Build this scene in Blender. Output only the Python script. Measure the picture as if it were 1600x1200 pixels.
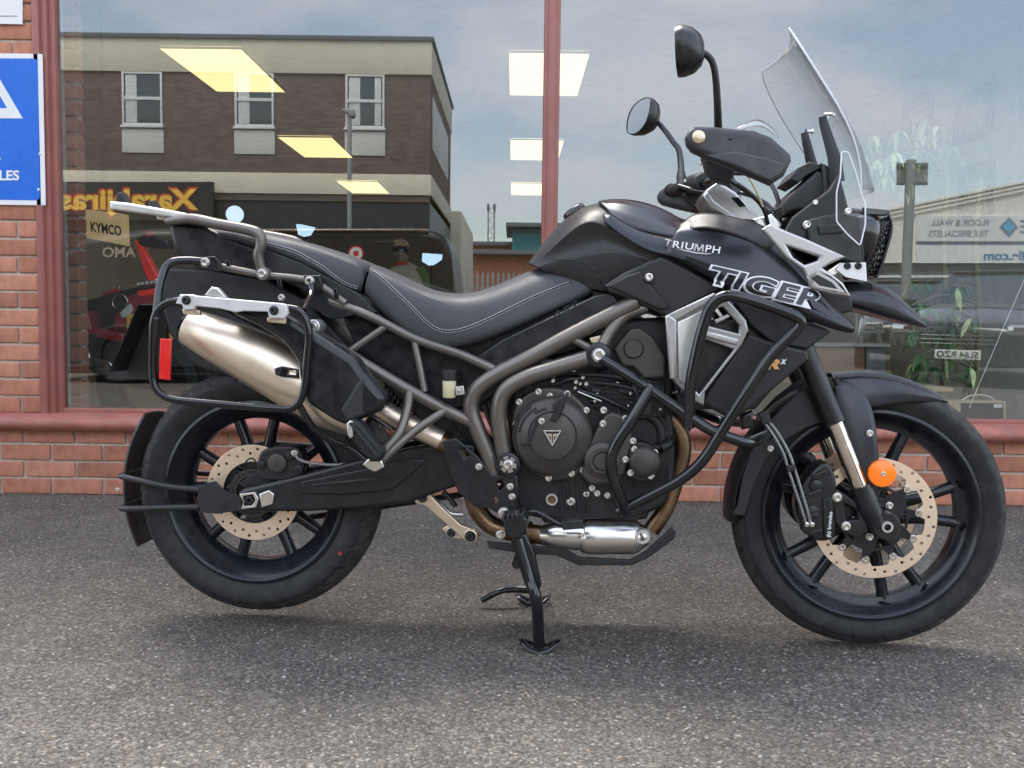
import bpy, bmesh, math, random
from mathutils import Vector, Matrix
from mathutils.bvhtree import BVHTree
random.seed(7)
for o in list(bpy.data.objects): bpy.data.objects.remove(o)
SC = bpy.context.scene; COL = SC.collection
R = math.radians
# ---------------------------------------------------------------- camera
FPX = 1500.0; CAMZ = 0.824; PITCH = 4.19; ROLL = 0.72
cam = bpy.data.cameras.new('camera'); co = bpy.data.objects.new('camera', cam); COL.objects.link(co)
cam.sensor_width = 36.0; cam.lens = 36.0*FPX/1600.0; cam.clip_start = 0.05; cam.clip_end = 3000
CR = (Matrix.Rotation(R(90-PITCH), 3, 'X') @ Matrix.Rotation(R(ROLL), 3, 'Z'))
co.matrix_world = Matrix.Translation((0, 0, CAMZ)) @ CR.to_4x4()
SC.camera = co
# ---------------------------------------------------------------- sky and sun
SUN_EL, SUN_AZ = 62.0, -24.0          # azimuth measured from +Y (behind the shop) towards +X
wd = bpy.data.worlds.new('World'); SC.world = wd; wd.use_nodes = True
nt = wd.node_tree; nt.nodes.clear()
def wn(t): return nt.nodes.new(t)
wo = wn('ShaderNodeOutputWorld'); bg = wn('ShaderNodeBackground'); sky = wn('ShaderNodeTexSky')
sky.sky_type = 'NISHITA'; sky.sun_disc = False
sky.sun_elevation = R(SUN_EL); sky.sun_rotation = R(SUN_AZ)
sky.air_density = 1.2; sky.dust_density = 1.0; sky.ozone_density = 1.2
tc = wn('ShaderNodeTexCoord'); sep = wn('ShaderNodeSeparateXYZ'); nt.links.new(tc.outputs['Generated'], sep.inputs[0])
mz = wn('ShaderNodeMath'); mz.operation = 'MAXIMUM'; mz.inputs[1].default_value = 0.0
nt.links.new(sep.outputs['Z'], mz.inputs[0])
mz2 = wn('ShaderNodeMath'); mz2.operation = 'ADD'; mz2.inputs[1].default_value = 0.22; nt.links.new(mz.outputs[0], mz2.inputs[0])
dv = wn('ShaderNodeVectorMath'); dv.operation = 'DIVIDE'; cb = wn('ShaderNodeCombineXYZ')
for k in range(3): nt.links.new(mz2.outputs[0], cb.inputs[k])
nt.links.new(tc.outputs['Generated'], dv.inputs[0]); nt.links.new(cb.outputs[0], dv.inputs[1])
nz = wn('ShaderNodeTexNoise'); nz.inputs['Scale'].default_value = 1.7; nz.inputs['Detail'].default_value = 7; nz.inputs['Roughness'].default_value = .5
nt.links.new(dv.outputs[0], nz.inputs['Vector'])
cr = wn('ShaderNodeValToRGB'); cr.color_ramp.elements[0].position = .42; cr.color_ramp.elements[1].position = .62
nt.links.new(nz.outputs['Fac'], cr.inputs[0])
fm = wn('ShaderNodeMath'); fm.operation = 'MULTIPLY_ADD'; fm.inputs[1].default_value = .62; fm.inputs[2].default_value = .28
nt.links.new(cr.outputs['Color'], fm.inputs[0])
mx = wn('ShaderNodeMix'); mx.data_type = 'RGBA'
nt.links.new(fm.outputs[0], mx.inputs['Factor']); nt.links.new(sky.outputs[0], mx.inputs['A'])
mx.inputs['B'].default_value = (5.6, 5.7, 6.2, 1)
bg.inputs['Strength'].default_value = 0.15
nt.links.new(mx.outputs['Result'], bg.inputs['Color']); nt.links.new(bg.outputs[0], wo.inputs['Surface'])
sun = bpy.data.lights.new('sun', 'SUN'); sun.energy = 2.2; sun.angle = R(34.0); sun.color = (1.0, .95, .87)
so = bpy.data.objects.new('sun', sun); COL.objects.link(so)
SD = Vector((math.sin(R(SUN_AZ))*math.cos(R(SUN_EL)), math.cos(R(SUN_AZ))*math.cos(R(SUN_EL)), math.sin(R(SUN_EL))))
so.rotation_euler = (-SD).to_track_quat('-Z', 'Y').to_euler(); so.location = SD*30
SC.view_settings.view_transform = 'Standard'; SC.view_settings.look = 'None'
SC.view_settings.exposure = 1.6; SC.view_settings.gamma = 1.0; SC.view_settings.use_curve_mapping = False
SC.render.resolution_x, SC.render.resolution_y = 1024, 768
SC.render.engine = 'CYCLES'
SC.cycles.transparent_max_bounces = 16; SC.cycles.max_bounces = 7
# ---------------------------------------------------------------- rays of the photograph
CO = Vector((0, 0, CAMZ))
def ray(px, py): return CR @ Vector(((px-800)/FPX, (600-py)/FPX, -1))
def W(px, py, y):                       # world point on the plane at distance y
    d = ray(px, py); return CO + d*(y/d.y)
YG = 4.255                              # the window glass
def V(px, py, yv):                      # a thing seen mirrored in the window: its real place across the street
    p = W(px, py, yv); return Vector((p.x, 2*YG-p.y, p.z))
def G(px, py, z=0.0):
    d = ray(px, py); return CO + d*((z-CAMZ)/d.z)
BO = Vector((-0.654, 2.50, 0)); BA = R(-5.2)
BM = Matrix.Translation(BO) @ Matrix.Rotation(BA, 4, 'Z'); BI = BM.inverted(); BI3 = BI.to_3x3(); BCO = BI @ CO
def B(px, py, w):                       # bike space: x forward, -y right hand side (distance w from the middle), z up
    d = BI3 @ ray(px, py); return BCO + d*((-w-BCO.y)/d.y)
# ---------------------------------------------------------------- materials
def link(nt, a, b): nt.links.new(a, b)
MATS = {}
def M(name, col, rough=.5, metal=0., spec=.5, coat=0., var=.12, vscale=9., bump=0., bscale=300., rvar=.12, stretch=None, dust=0., emit=None, estr=1., alpha=None):
    m = bpy.data.materials.new(name); m.use_nodes = True; n = m.node_tree; b = n.nodes['Principled BSDF']
    MATS[name] = m
    b.inputs['Metallic'].default_value = metal; b.inputs['Specular IOR Level'].default_value = spec
    b.inputs['Coat Weight'].default_value = coat; b.inputs['Coat Roughness'].default_value = .08
    t = n.nodes.new('ShaderNodeTexCoord'); src = t.outputs['Object']
    if stretch:
        mp = n.nodes.new('ShaderNodeMapping'); mp.inputs['Scale'].default_value = stretch; link(n, src, mp.inputs[0]); src = mp.outputs[0]
    z = n.nodes.new('ShaderNodeTexNoise'); z.inputs['Scale'].default_value = vscale; z.inputs['Detail'].default_value = 6; z.inputs['Roughness'].default_value = .62
    link(n, src, z.inputs['Vector'])
    mr = n.nodes.new('ShaderNodeMapRange'); mr.inputs['From Min'].default_value = .3; mr.inputs['From Max'].default_value = .7
    mr.inputs['To Min'].default_value = 1-var; mr.inputs['To Max'].default_value = 1+var; link(n, z.outputs['Fac'], mr.inputs['Value'])
    vm = n.nodes.new('ShaderNodeVectorMath'); vm.operation = 'SCALE'; vm.inputs[0].default_value = col[:3]; link(n, mr.outputs[0], vm.inputs['Scale'])
    out = vm.outputs[0]
    if dust:
        z3 = n.nodes.new('ShaderNodeTexNoise'); z3.inputs['Scale'].default_value = 28; z3.inputs['Detail'].default_value = 8; z3.inputs['Roughness'].default_value = .75
        link(n, t.outputs['Object'], z3.inputs['Vector'])
        r3 = n.nodes.new('ShaderNodeMapRange'); r3.inputs['From Min'].default_value = .45; r3.inputs['From Max'].default_value = .8; r3.inputs['To Max'].default_value = dust
        link(n, z3.outputs['Fac'], r3.inputs['Value'])
        m3 = n.nodes.new('ShaderNodeMix'); m3.data_type = 'RGBA'; m3.inputs['B'].default_value = (.22, .2, .17, 1)
        link(n, r3.outputs[0], m3.inputs['Factor']); link(n, out, m3.inputs['A']); out = m3.outputs['Result']
    link(n, out, b.inputs['Base Color'])
    z2 = n.nodes.new('ShaderNodeTexNoise'); z2.inputs['Scale'].default_value = vscale*3.1; z2.inputs['Detail'].default_value = 5; link(n, src, z2.inputs['Vector'])
    m2 = n.nodes.new('ShaderNodeMapRange'); m2.inputs['From Min'].default_value = .3; m2.inputs['From Max'].default_value = .7
    m2.inputs['To Min'].default_value = max(.02, rough-rvar); m2.inputs['To Max'].default_value = min(1, rough+rvar)
    link(n, z2.outputs['Fac'], m2.inputs['Value']); link(n, m2.outputs[0], b.inputs['Roughness'])
    if bump:
        zb = n.nodes.new('ShaderNodeTexNoise'); zb.inputs['Scale'].default_value = bscale; zb.inputs['Detail'].default_value = 3; link(n, src, zb.inputs['Vector'])
        bp = n.nodes.new('ShaderNodeBump'); bp.inputs['Strength'].default_value = bump; bp.inputs['Distance'].default_value = .001
        link(n, zb.outputs['Fac'], bp.inputs['Height']); link(n, bp.outputs[0], b.inputs['Normal'])
    if emit: b.inputs['Emission Color'].default_value = (*emit, 1); b.inputs['Emission Strength'].default_value = estr
    return m
def clear_mat(name, refl=.0, tint=(1, 1, 1), rough=.0, fres=1.5, haze=None):
    # thin clear sheet: transparent, with a mirror layer by Fresnel plus a constant coating
    m = bpy.data.materials.new(name); m.use_nodes = True; n = m.node_tree; n.nodes.clear(); MATS[name] = m
    o = n.nodes.new('ShaderNodeOutputMaterial'); tr = n.nodes.new('ShaderNodeBsdfTransparent'); tr.inputs[0].default_value = (*tint, 1)
    gl = n.nodes.new('ShaderNodeBsdfGlossy'); gl.inputs['Roughness'].default_value = rough
    lw = n.nodes.new('ShaderNodeLayerWeight'); lw.inputs['Blend'].default_value = .5
    pw = n.nodes.new('ShaderNodeMath'); pw.operation = 'POWER'; pw.inputs[1].default_value = 5.0; link(n, lw.outputs['Facing'], pw.inputs[0])
    f0 = ((fres-1)/(fres+1))**2+refl
    ad = n.nodes.new('ShaderNodeMath'); ad.operation = 'MULTIPLY_ADD'; ad.use_clamp = True; ad.inputs[1].default_value = 1-f0; ad.inputs[2].default_value = f0; link(n, pw.outputs[0], ad.inputs[0])
    mx = n.nodes.new('ShaderNodeMixShader'); link(n, ad.outputs[0], mx.inputs[0]); link(n, tr.outputs[0], mx.inputs[1]); link(n, gl.outputs[0], mx.inputs[2])
    last = mx
    if haze:
        df = n.nodes.new('ShaderNodeBsdfDiffuse'); df.inputs[0].default_value = (.8, .8, .8, 1)
        m2 = n.nodes.new('ShaderNodeMixShader'); m2.inputs[0].default_value = haze; link(n, mx.outputs[0], m2.inputs[1]); link(n, df.outputs[0], m2.inputs[2]); last = m2
    link(n, last.outputs[0], o.inputs['Surface']); return m
# ---------------------------------------------------------------- mesh helpers
def finish(me, ang=35):
    me.polygons.foreach_set('use_smooth', [True]*len(me.polygons))
    me.set_sharp_from_angle(angle=R(ang)); me.update()
def obj(name, me, mat=None, parent=None, ang=35):
    finish(me, ang)
    o = bpy.data.objects.new(name, me); COL.objects.link(o)
    if mat:
        if not me.materials: me.materials.append(MATS[mat] if isinstance(mat, str) else mat)
    if parent: o.parent = parent
    return o
def pyd(name, v, f, mat=None, parent=None, ang=35):
    me = bpy.data.meshes.new(name); me.from_pydata([tuple(p) for p in v], [], f); return obj(name, me, mat, parent, ang)
def empty(name, loc=(0, 0, 0), rz=0., parent=None):
    o = bpy.data.objects.new(name, None); COL.objects.link(o); o.location = loc; o.rotation_euler = (0, 0, rz); o.empty_display_size = .1
    if parent: o.parent = parent
    return o
def tag(o, label, cat, group=None):
    o['label'] = label; o['category'] = cat
    if group: o['group'] = group
    return o
def struct(o): o['kind'] = 'structure'; return o
def mirrored(o):
    me = o.data.copy()
    me.transform(Matrix.Scale(-1, 4, (0, 1, 0))); me.flip_normals()
    c = bpy.data.objects.new(o.name.split('.')[0], me); COL.objects.link(c); c.parent = o.parent
    for m in o.modifiers:
        k = c.modifiers.new(m.name, m.type)
        for p in m.bl_rna.properties:
            if not p.is_readonly:
                try: setattr(k, p.identifier, getattr(m, p.identifier))
                except Exception: pass
    return c
def box_me(sx, sy, sz, bev=0., seg=2):
    bm = bmesh.new(); bmesh.ops.create_cube(bm, size=1); bmesh.ops.scale(bm, vec=(sx, sy, sz), verts=bm.verts)
    if bev: bmesh.ops.bevel(bm, geom=bm.edges[:], offset=bev, segments=seg, affect='EDGES', profile=.6)
    me = bpy.data.meshes.new('box'); bm.to_mesh(me); bm.free(); return me
def box(name, c, s, mat, parent=None, bev=.002, rot=None):
    o = obj(name, box_me(*s, bev=bev), mat, parent); o.location = c
    if rot: o.rotation_euler = rot
    return o
def catmull(P, n=6, closed=False):
    P = [Vector(p) for p in P]; out = []; N = len(P); rng = N if closed else N-1
    for i in range(rng):
        p0 = P[i-1] if (i > 0 or closed) else P[0]*2-P[1]; p1 = P[i]; p2 = P[(i+1) % N]
        p3 = P[(i+2) % N] if (closed or i+2 < N) else P[-1]*2-P[-2]
        for k in range(n):
            t = k/n
            out.append(.5*((2*p1)+(p2-p0)*t+(2*p0-5*p1+4*p2-p3)*t*t+(3*p1-p0-3*p2+p3)*t**3))
    if not closed: out.append(P[-1])
    return out
def fillet(P, rad, n=5, closed=False):   # polyline with rounded corners
    P = [Vector(p) for p in P]; N = len(P); out = []
    for i in range(N):
        if not closed and i in (0, N-1): out.append(P[i]); continue
        a, b, c = P[i-1], P[i], P[(i+1) % N]
        d1 = min(rad, (a-b).length*.45); d2 = min(rad, (c-b).length*.45)
        s = b+(a-b).normalized()*d1; e = b+(c-b).normalized()*d2
        for k in range(n+1):
            t = k/n; out.append(s*(1-t)**2+b*2*t*(1-t)+e*t*t)
    return out
def sweep(name, P, r, mat, parent=None, seg=12, closed=False, flat=None, ang=50, cap=True):
    # r: radius or list along the given points; flat=(axis vector, factor) squashes the section along an axis
    P = [Vector(p) for p in P]; N = len(P)
    rs = r if isinstance(r, (list, tuple)) else [r]*N
    if len(rs) != N: rs = [rs[min(len(rs)-1, int(i*(len(rs)-1)/(N-1)))]*(1-((i*(len(rs)-1)/(N-1)) % 1))+rs[min(len(rs)-1, int(i*(len(rs)-1)/(N-1))+1)]*((i*(len(rs)-1)/(N-1)) % 1) for i in range(N)]
    T = []
    for i in range(N):
        a = P[i-1] if (i or closed) else P[0]; b = P[(i+1) % N] if (i < N-1 or closed) else P[-1]
        T.append((b-a).normalized())
    up = Vector((0, 1, 0)) if abs(T[0].y) < .9 else Vector((0, 0, 1))
    n = (up-T[0]*up.dot(T[0])).normalized(); v = []; f = []
    for i in range(N):
        n = (n-T[i]*n.dot(T[i])).normalized(); b = T[i].cross(n)
        for k in range(seg):
            a = 2*math.pi*k/seg; d = n*math.cos(a)+b*math.sin(a)
            if flat: ax = Vector(flat[0]).normalized(); d = d-ax*d.dot(ax)*(1-flat[1])
            v.append(P[i]+d*rs[i])
    for i in range(N if closed else N-1):
        j = (i+1) % N
        for k in range(seg): f.append((i*seg+k, i*seg+(k+1) % seg, j*seg+(k+1) % seg, j*seg+k))
    if cap and not closed: f.append(tuple(range(seg-1, -1, -1))); f.append(tuple((N-1)*seg+k for k in range(seg)))
    return pyd(name, v, f, mat, parent, ang)
def BT(name, pts, r, mat, parent, seg=12, rad=None, n=6, mirror=False, **k):   # bike tube through photo points (x, y, w)
    P = [B(*p) for p in pts]
    P = fillet(P, rad) if rad else catmull(P, n)
    if isinstance(r, (list, tuple)) and len(r) == len(pts) and not rad:
        q = []
        for i in range(len(r)-1):
            for t in range(n): q.append(r[i]+(r[i+1]-r[i])*t/n)
        r = q+[r[-1]]
    o = sweep(name, P, r, mat, parent, seg, **k)
    if mirror: mirrored(o)
    return o
def flat_mesh(loops, thick, bev, res=2):
    # 2D outline (first loop) with holes -> solid mesh in XY, thickness along Z (centred)
    cu = bpy.data.curves.new('outline', 'CURVE'); cu.dimensions = '2D'; cu.fill_mode = 'BOTH'
    for L in loops:
        s = cu.splines.new('POLY'); s.points.add(len(L)-1)
        for i, p in enumerate(L): s.points[i].co = (p[0], p[1], 0, 1)
        s.use_cyclic_u = True
    cu.extrude = max(thick/2-bev, 1e-5); cu.bevel_depth = bev; cu.bevel_resolution = res; cu.offset = -bev
    t = bpy.data.objects.new('t', cu); me = bpy.data.meshes.new_from_object(t)
    bpy.data.objects.remove(t); bpy.data.curves.remove(cu)
    return me
def plate(name, pts, w, thick, mat, parent, holes=(), bev=.003, sm=0, rad=0., gx=0., gz=0., mirror=False, ang=35, res=2):
    # flat part of the bike traced as (x, y) photo points on the plane at distance w (outer face)
    c0 = sum((B(p[0], p[1], w) for p in pts), Vector())/len(pts)
    def pr(L):
        Q = []
        for p in L:
            q = B(p[0], p[1], w)
            for _ in range(3): q = B(p[0], p[1], w+gx*(q.x-c0.x)+gz*(q.z-c0.z))
            Q.append(Vector((q.x, q.z, 0)))
        if sm: Q = catmull(Q, sm, True)
        elif rad: Q = fillet(Q, rad, 4, True)
        return Q
    loops = [pr(pts)]+[pr(h) for h in holes]
    me = flat_mesh(loops, thick, bev, res)
    c = Vector((c0.x, c0.z, 0))
    for v in me.vertices:
        x, y, z = v.co; ww = w-thick/2+z+gx*(x-c.x)+gz*(y-c.y); v.co = (x, -ww, y)
    o = obj(name, me, mat, parent, ang)
    if mirror: mirrored(o)
    return o
def grid(name, rows, mat, parent, mirror=False, sub=2, thick=0., crease=(), both=False, local=False, cw=.7):
    v = []; f = []; nr, nc = len(rows), len(rows[0])
    for r_ in rows:
        for p in r_: v.append(Vector(p) if local else B(*p))
    for i in range(nr-1):
        for j in range(nc-1): f.append((i*nc+j, (i+1)*nc+j, (i+1)*nc+j+1, i*nc+j+1))
    o = pyd(name, v, f, mat, parent, 60); me = o.data
    bm = bmesh.new(); bm.from_mesh(me); bmesh.ops.recalc_face_normals(bm, faces=bm.faces)
    if sum((fc.normal.y for fc in bm.faces)) > 0: bmesh.ops.reverse_faces(bm, faces=bm.faces)
    cl = bm.edges.layers.float.get('crease_edge') or bm.edges.layers.float.new('crease_edge')
    bm.verts.ensure_lookup_table()
    for e in bm.edges:
        a, b = e.verts[0].index, e.verts[1].index
        if a//nc == b//nc and a//nc in crease: e[cl] = cw
    bm.to_mesh(me); bm.free(); finish(me, 60)
    if both:
        md = o.modifiers.new('Mirror', 'MIRROR'); md.use_axis = (False, True, False); md.use_clip = True; md.merge_threshold = .004
    if sub: s = o.modifiers.new('Subsurf', 'SUBSURF'); s.levels = sub; s.render_levels = sub
    if thick: s = o.modifiers.new('Solidify', 'SOLIDIFY'); s.thickness = thick; s.offset = -1
    if mirror: mirrored(o)
    return o
def lathe(name, prof, c, mat, parent, seg=48, a0=0, a1=360, closed_prof=False, ang=35, fn=None):
    # prof: (radius, w) pairs turned about the sideways axis through c=(x, z) in bike space
    full = abs(a1-a0) >= 360; n = seg if full else seg+1; v = []; f = []; m = len(prof)
    for i in range(n):
        a = R(a0+(a1-a0)*i/seg)
        for r_, w_ in prof:
            if fn: r_ = fn(r_, w_, a)
            v.append((c[0]+r_*math.cos(a), -w_, c[1]+r_*math.sin(a)))
    for i in range(n if full else n-1):
        j = (i+1) % n
        for k in range(m if closed_prof else m-1):
            l = (k+1) % m; f.append((i*m+k, j*m+k, j*m+l, i*m+l))
    if closed_prof and not full: f.append(tuple(range(m))); f.append(tuple((n-1)*m+k for k in range(m-1, -1, -1)))
    o = pyd(name, v, f, mat, parent, ang)
    bm = bmesh.new(); bm.from_mesh(o.data); bmesh.ops.remove_doubles(bm, verts=bm.verts, dist=1e-6); bmesh.ops.recalc_face_normals(bm, faces=bm.faces); bm.to_mesh(o.data); bm.free(); finish(o.data, ang)
    return o
def disc_prof(r, w0, w1, bev=.002, rin=0.):
    p = [(rin, w1), (r-bev, w1), (r-bev*.3, w1-bev*.3), (r, w1-bev), (r, w0)]
    return p+[(rin, w0)]
def blathe(name, px, py, prof, mat, parent, **k):     # prof w measured absolute; centre taken at w of the first point
    c = B(px, py, prof[0][1]); return lathe(name, prof, (c.x, c.z), mat, parent, **k)
def text_me(s, off=0., shear=0., thick=0., space=1.):
    cu = bpy.data.curves.new('t', 'FONT'); cu.body = s; cu.size = 1; cu.offset = off; cu.shear = shear; cu.space_character = space; cu.extrude = thick
    cu.align_x = 'LEFT'
    t = bpy.data.objects.new('t', cu); me = bpy.data.meshes.new_from_object(t); bpy.data.objects.remove(t); bpy.data.curves.remove(cu)
    xs = [v.co.x for v in me.vertices]; ys = [v.co.y for v in me.vertices]
    x0, x1, y0, y1 = min(xs), max(xs), min(ys), max(ys)
    for v in me.vertices: v.co = ((v.co.x-x0)/(x1-x0), (v.co.y-y0)/(y1-y0), v.co.z)
    return me
def drape(me, bvh, w=.3, lift=.0012):
    for v in me.vertices:
        h = bvh.ray_cast(Vector((v.co.x, -w-.3, v.co.z)), Vector((0, 1, 0)))
        if h[0] is not None: v.co = (v.co.x, h[0].y-lift, v.co.z)
def refine(me, mx):
    bm = bmesh.new(); bm.from_mesh(me)
    bmesh.ops.triangulate(bm, faces=bm.faces)
    for _ in range(5):
        e = [e for e in bm.edges if e.calc_length() > mx]
        if not e: break
        bmesh.ops.subdivide_edges(bm, edges=e, cuts=1); bmesh.ops.triangulate(bm, faces=bm.faces)
    bm.to_mesh(me); bm.free()
def btext(name, s, o0, ex, ey, w, mat, parent, off=0., shear=0., bvh=None, lift=.0012, space=1.):
    # lettering: o0 photo point of the lower left corner, ex / ey photo vectors of its width and height
    me = text_me(s, off, shear, space=space)
    for v in me.vertices:
        v.co = B(o0[0]+v.co.x*ex[0]+v.co.y*ey[0], o0[1]+v.co.x*ex[1]+v.co.y*ey[1], w)
    if bvh: refine(me, .012); drape(me, bvh, w, lift)
    return obj(name, me, mat, parent)
def wtext(name, s, p0, ex, ey, mat, parent=None, off=0., shear=0., space=1.):
    me = text_me(s, off, shear, space=space)
    for v in me.vertices: v.co = Vector(p0)+Vector(ex)*v.co.x+Vector(ey)*v.co.y
    return obj(name, me, mat, parent)
def bvh_of(o):
    dg = bpy.context.evaluated_depsgraph_get(); return BVHTree.FromObject(o, dg)
# ---------------------------------------------------------------- materials of the place
def brick_mat(name, c1, c2, c3):
    m = M(name, c1, .85, var=.24, vscale=18, bump=.6, bscale=160, dust=.22)
    n = m.node_tree; b = n.nodes['Principled BSDF']; old = [x for x in n.nodes if x.type == 'VECT_MATH'][0].outputs[0]
    oi = n.nodes.new('ShaderNodeObjectInfo'); rp = n.nodes.new('ShaderNodeValToRGB')
    rp.color_ramp.elements[0].color = (*[q*.82 for q in c1], 1); rp.color_ramp.elements[1].color = (*c2, 1)
    e = rp.color_ramp.elements.new(.55); e.color = (*c3, 1)
    link(n, oi.outputs['Random'], rp.inputs[0]); link(n, rp.outputs[0], old.node.inputs[0])
    return m
brick_mat('brick', (.43, .170, .100), (.52, .225, .14), (.47, .19, .115))
M('mortar', (.50, .45, .38), .95, var=.25, vscale=30, bump=.7, bscale=220)
M('frame_paint', (.32, .112, .092), .42, var=.12, vscale=6, bump=.15, bscale=60, dust=.25)
M('sill_paint', (.37, .125, .095), .55, var=.22, vscale=11, bump=.3, bscale=90, dust=.5)
M('wall_white', (.62, .62, .62), .8); M('wall_inside', (.66, .66, .66), .8); M('ceiling', (.74, .75, .78), .9); M('floor_inside', (.34, .33, .31), .4, bump=.1)
M('sign_white', (.78, .78, .76), .45, var=.04); M('sign_blue', (.01, .14, .62), .35, var=.06); M('ink', (.012, .012, .014), .5)
clear_mat('window_glass', refl=.115, fres=1.45, tint=(.93, .96, .95))
def asphalt():
    m = bpy.data.materials.new('asphalt'); m.use_nodes = True; n = m.node_tree; b = n.nodes['Principled BSDF']; MATS['asphalt'] = m
    t = n.nodes.new('ShaderNodeTexCoord'); P = t.outputs['Object']
    def noise(s, d=6, r=.6):
        z = n.nodes.new('ShaderNodeTexNoise'); z.inputs['Scale'].default_value = s; z.inputs['Detail'].default_value = d; z.inputs['Roughness'].default_value = r; link(n, P, z.inputs['Vector']); return z
    def voro(s):
        z = n.nodes.new('ShaderNodeTexVoronoi'); z.inputs['Scale'].default_value = s; link(n, P, z.inputs['Vector']); return z
    def ramp(src, stops):
        r_ = n.nodes.new('ShaderNodeValToRGB'); e = r_.color_ramp.elements
        e[0].position, e[0].color = stops[0][0], (*stops[0][1], 1); e[1].position, e[1].color = stops[-1][0], (*stops[-1][1], 1)
        for p_, c_ in stops[1:-1]: q = e.new(p_); q.color = (*c_, 1)
        link(n, src, r_.inputs[0]); return r_
    def mix(a, b_, fac, mode='MIX'):
        x = n.nodes.new('ShaderNodeMix'); x.data_type = 'RGBA'; x.blend_type = mode
        link(n, a, x.inputs['A']); link(n, b_, x.inputs['B'])
        if isinstance(fac, float): x.inputs['Factor'].default_value = fac
        else: link(n, fac, x.inputs['Factor'])
        return x
    v1 = voro(128); v2 = voro(290)
    s1 = n.nodes.new('ShaderNodeSeparateColor'); link(n, v1.outputs['Color'], s1.inputs[0])
    s2 = n.nodes.new('ShaderNodeSeparateColor'); link(n, v2.outputs['Color'], s2.inputs[0])
    c1 = ramp(s1.outputs[0], [(0, (.075, .072, .068)), (.55, (.105, .10, .094)), (.84, (.165, .156, .145)), (.96, (.26, .245, .22)), (1, (.36, .33, .29))])
    c2 = ramp(s2.outputs[0], [(0, (.07, .067, .063)), (.7, (.11, .105, .098)), (1, (.22, .205, .19))])
    cm = mix(c1.outputs[0], c2.outputs[0], .45)
    gap = ramp(v1.outputs['Distance'], [(.0, (1, 1, 1)), (.45, (.92, .92, .92)), (.75, (.5, .5, .5))])
    c3 = mix(cm.outputs['Result'], gap.outputs[0], 1.0, 'MULTIPLY')
    big = noise(1.7, 7, .62); bg_ = ramp(big.outputs['Fac'], [(.3, (.92, .865, .785)), (.5, (1.17, 1.09, .985)), (.72, (1.50, 1.39, 1.26))])
    c4 = mix(c3.outputs['Result'], bg_.outputs[0], 1.0, 'MULTIPLY')
    bl = noise(9, 8, .7); bl_ = ramp(bl.outputs['Fac'], [(.3, (.8, .8, .8)), (.7, (1.2, 1.19, 1.17))])
    c5 = mix(c4.outputs['Result'], bl_.outputs[0], 1.0, 'MULTIPLY')
    link(n, c5.outputs['Result'], b.inputs['Base Color']); b.inputs['Roughness'].default_value = .82; b.inputs['Specular IOR Level'].default_value = .4
    bp = n.nodes.new('ShaderNodeBump'); bp.inputs['Strength'].default_value = .9; bp.inputs['Distance'].default_value = .003; bp.invert = True
    link(n, v1.outputs['Distance'], bp.inputs['Height']); link(n, bp.outputs[0], b.inputs['Normal'])
asphalt()
def stone_mat():
    m = M('stone_chip', (.2, .19, .17), .75, var=.3, vscale=60)
    n = m.node_tree; b = n.nodes['Principled BSDF']; at = n.nodes.new('ShaderNodeAttribute'); at.attribute_name = 'tone'
    link(n, at.outputs['Color'], b.inputs['Base Color'])
stone_mat()
# ---------------------------------------------------------------- ground
gv = [(-150, -150, 0), (150, -150, 0), (150, 150, 0), (-150, 150, 0)]
ground = struct(pyd('ground', gv, [(0, 1, 2, 3)], 'asphalt'))
def aggregate(n=26000):
    rnd = random.Random(3); v = []; f = []; tone = []
    tones = [(.085, .08, .075)]*4+[(.13, .123, .114)]*5+[(.18, .168, .152)]*4+[(.27, .25, .22)]*2+[(.26, .19, .13), (.40, .37, .32), (.17, .115, .09)]
    for i in range(n):
        t = rnd.random()**1.5; y = 1.32+t*2.9; x = rnd.uniform(-.62, .62)*y
        s = rnd.uniform(.0016, .0047)*(1.25 if rnd.random() < .06 else 1); h = s*rnd.uniform(.25, .55); a0 = rnd.random()*6.28; k = 6; b0 = len(v); e = rnd.uniform(.6, 1)
        col = rnd.choice(tones)
        for q in range(k):
            a = a0+q*6.283/k+rnd.uniform(-.25, .25); rr = s*rnd.uniform(.8, 1.15)
            v.append((x+rr*math.cos(a), y+rr*e*math.sin(a), -.0006))
        for q in range(k):
            p = v[b0+q]; v.append((x+(p[0]-x)*.7, y+(p[1]-y)*.7, h*rnd.uniform(.75, 1)))
        for q in range(k): f.append((b0+q, b0+(q+1) % k, b0+k+(q+1) % k, b0+k+q))
        f.append(tuple(b0+k+q for q in range(k)))
        tone += [(*col, 1)]*(2*k)
    o = pyd('aggregate', v, f, 'stone_chip', None, 20); o['kind'] = 'stuff'; o['label'] = 'loose pale stone chips set in the worn tarmac'
    ca = o.data.color_attributes.new('tone', 'FLOAT_COLOR', 'POINT')
    ca.data.foreach_set('color', [c for t_ in tone for c in t_])
aggregate()
# ---------------------------------------------------------------- the shop
YB = 4.205; YM = 4.214
shop = empty('shop_building', (0, YB, 0)); shop.matrix_world = Matrix.Translation((0, YB, 0))
tag(shop, 'red brick motorcycle shop with maroon framed showroom windows behind the black motorcycle', 'shop')
def sh(o): o.parent = shop; o.location = Vector(o.location)-Vector((0, YB, 0)); return o
def sbox(name, x0, x1, y0, y1, z0, z1, mat, bev=.0, parent=None):
    o = box(name, ((x0+x1)/2, (y0+y1)/2, (z0+z1)/2), (x1-x0, y1-y0, z1-z0), mat, None, bev)
    if parent is None: sh(o)
    else: o.parent = parent; o.location = Vector(o.location)-Vector((0, YB, 0))-parent.location
    return o
XL = W(57, 300, YB).x; XLG = W(95, 300, YG).x; XM0 = W(848, 250, YB).x; XM1 = W(873, 250, YB).x
SZ0, SZ1 = .285, .362; XR = 4.6; ZT = 2.55
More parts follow.
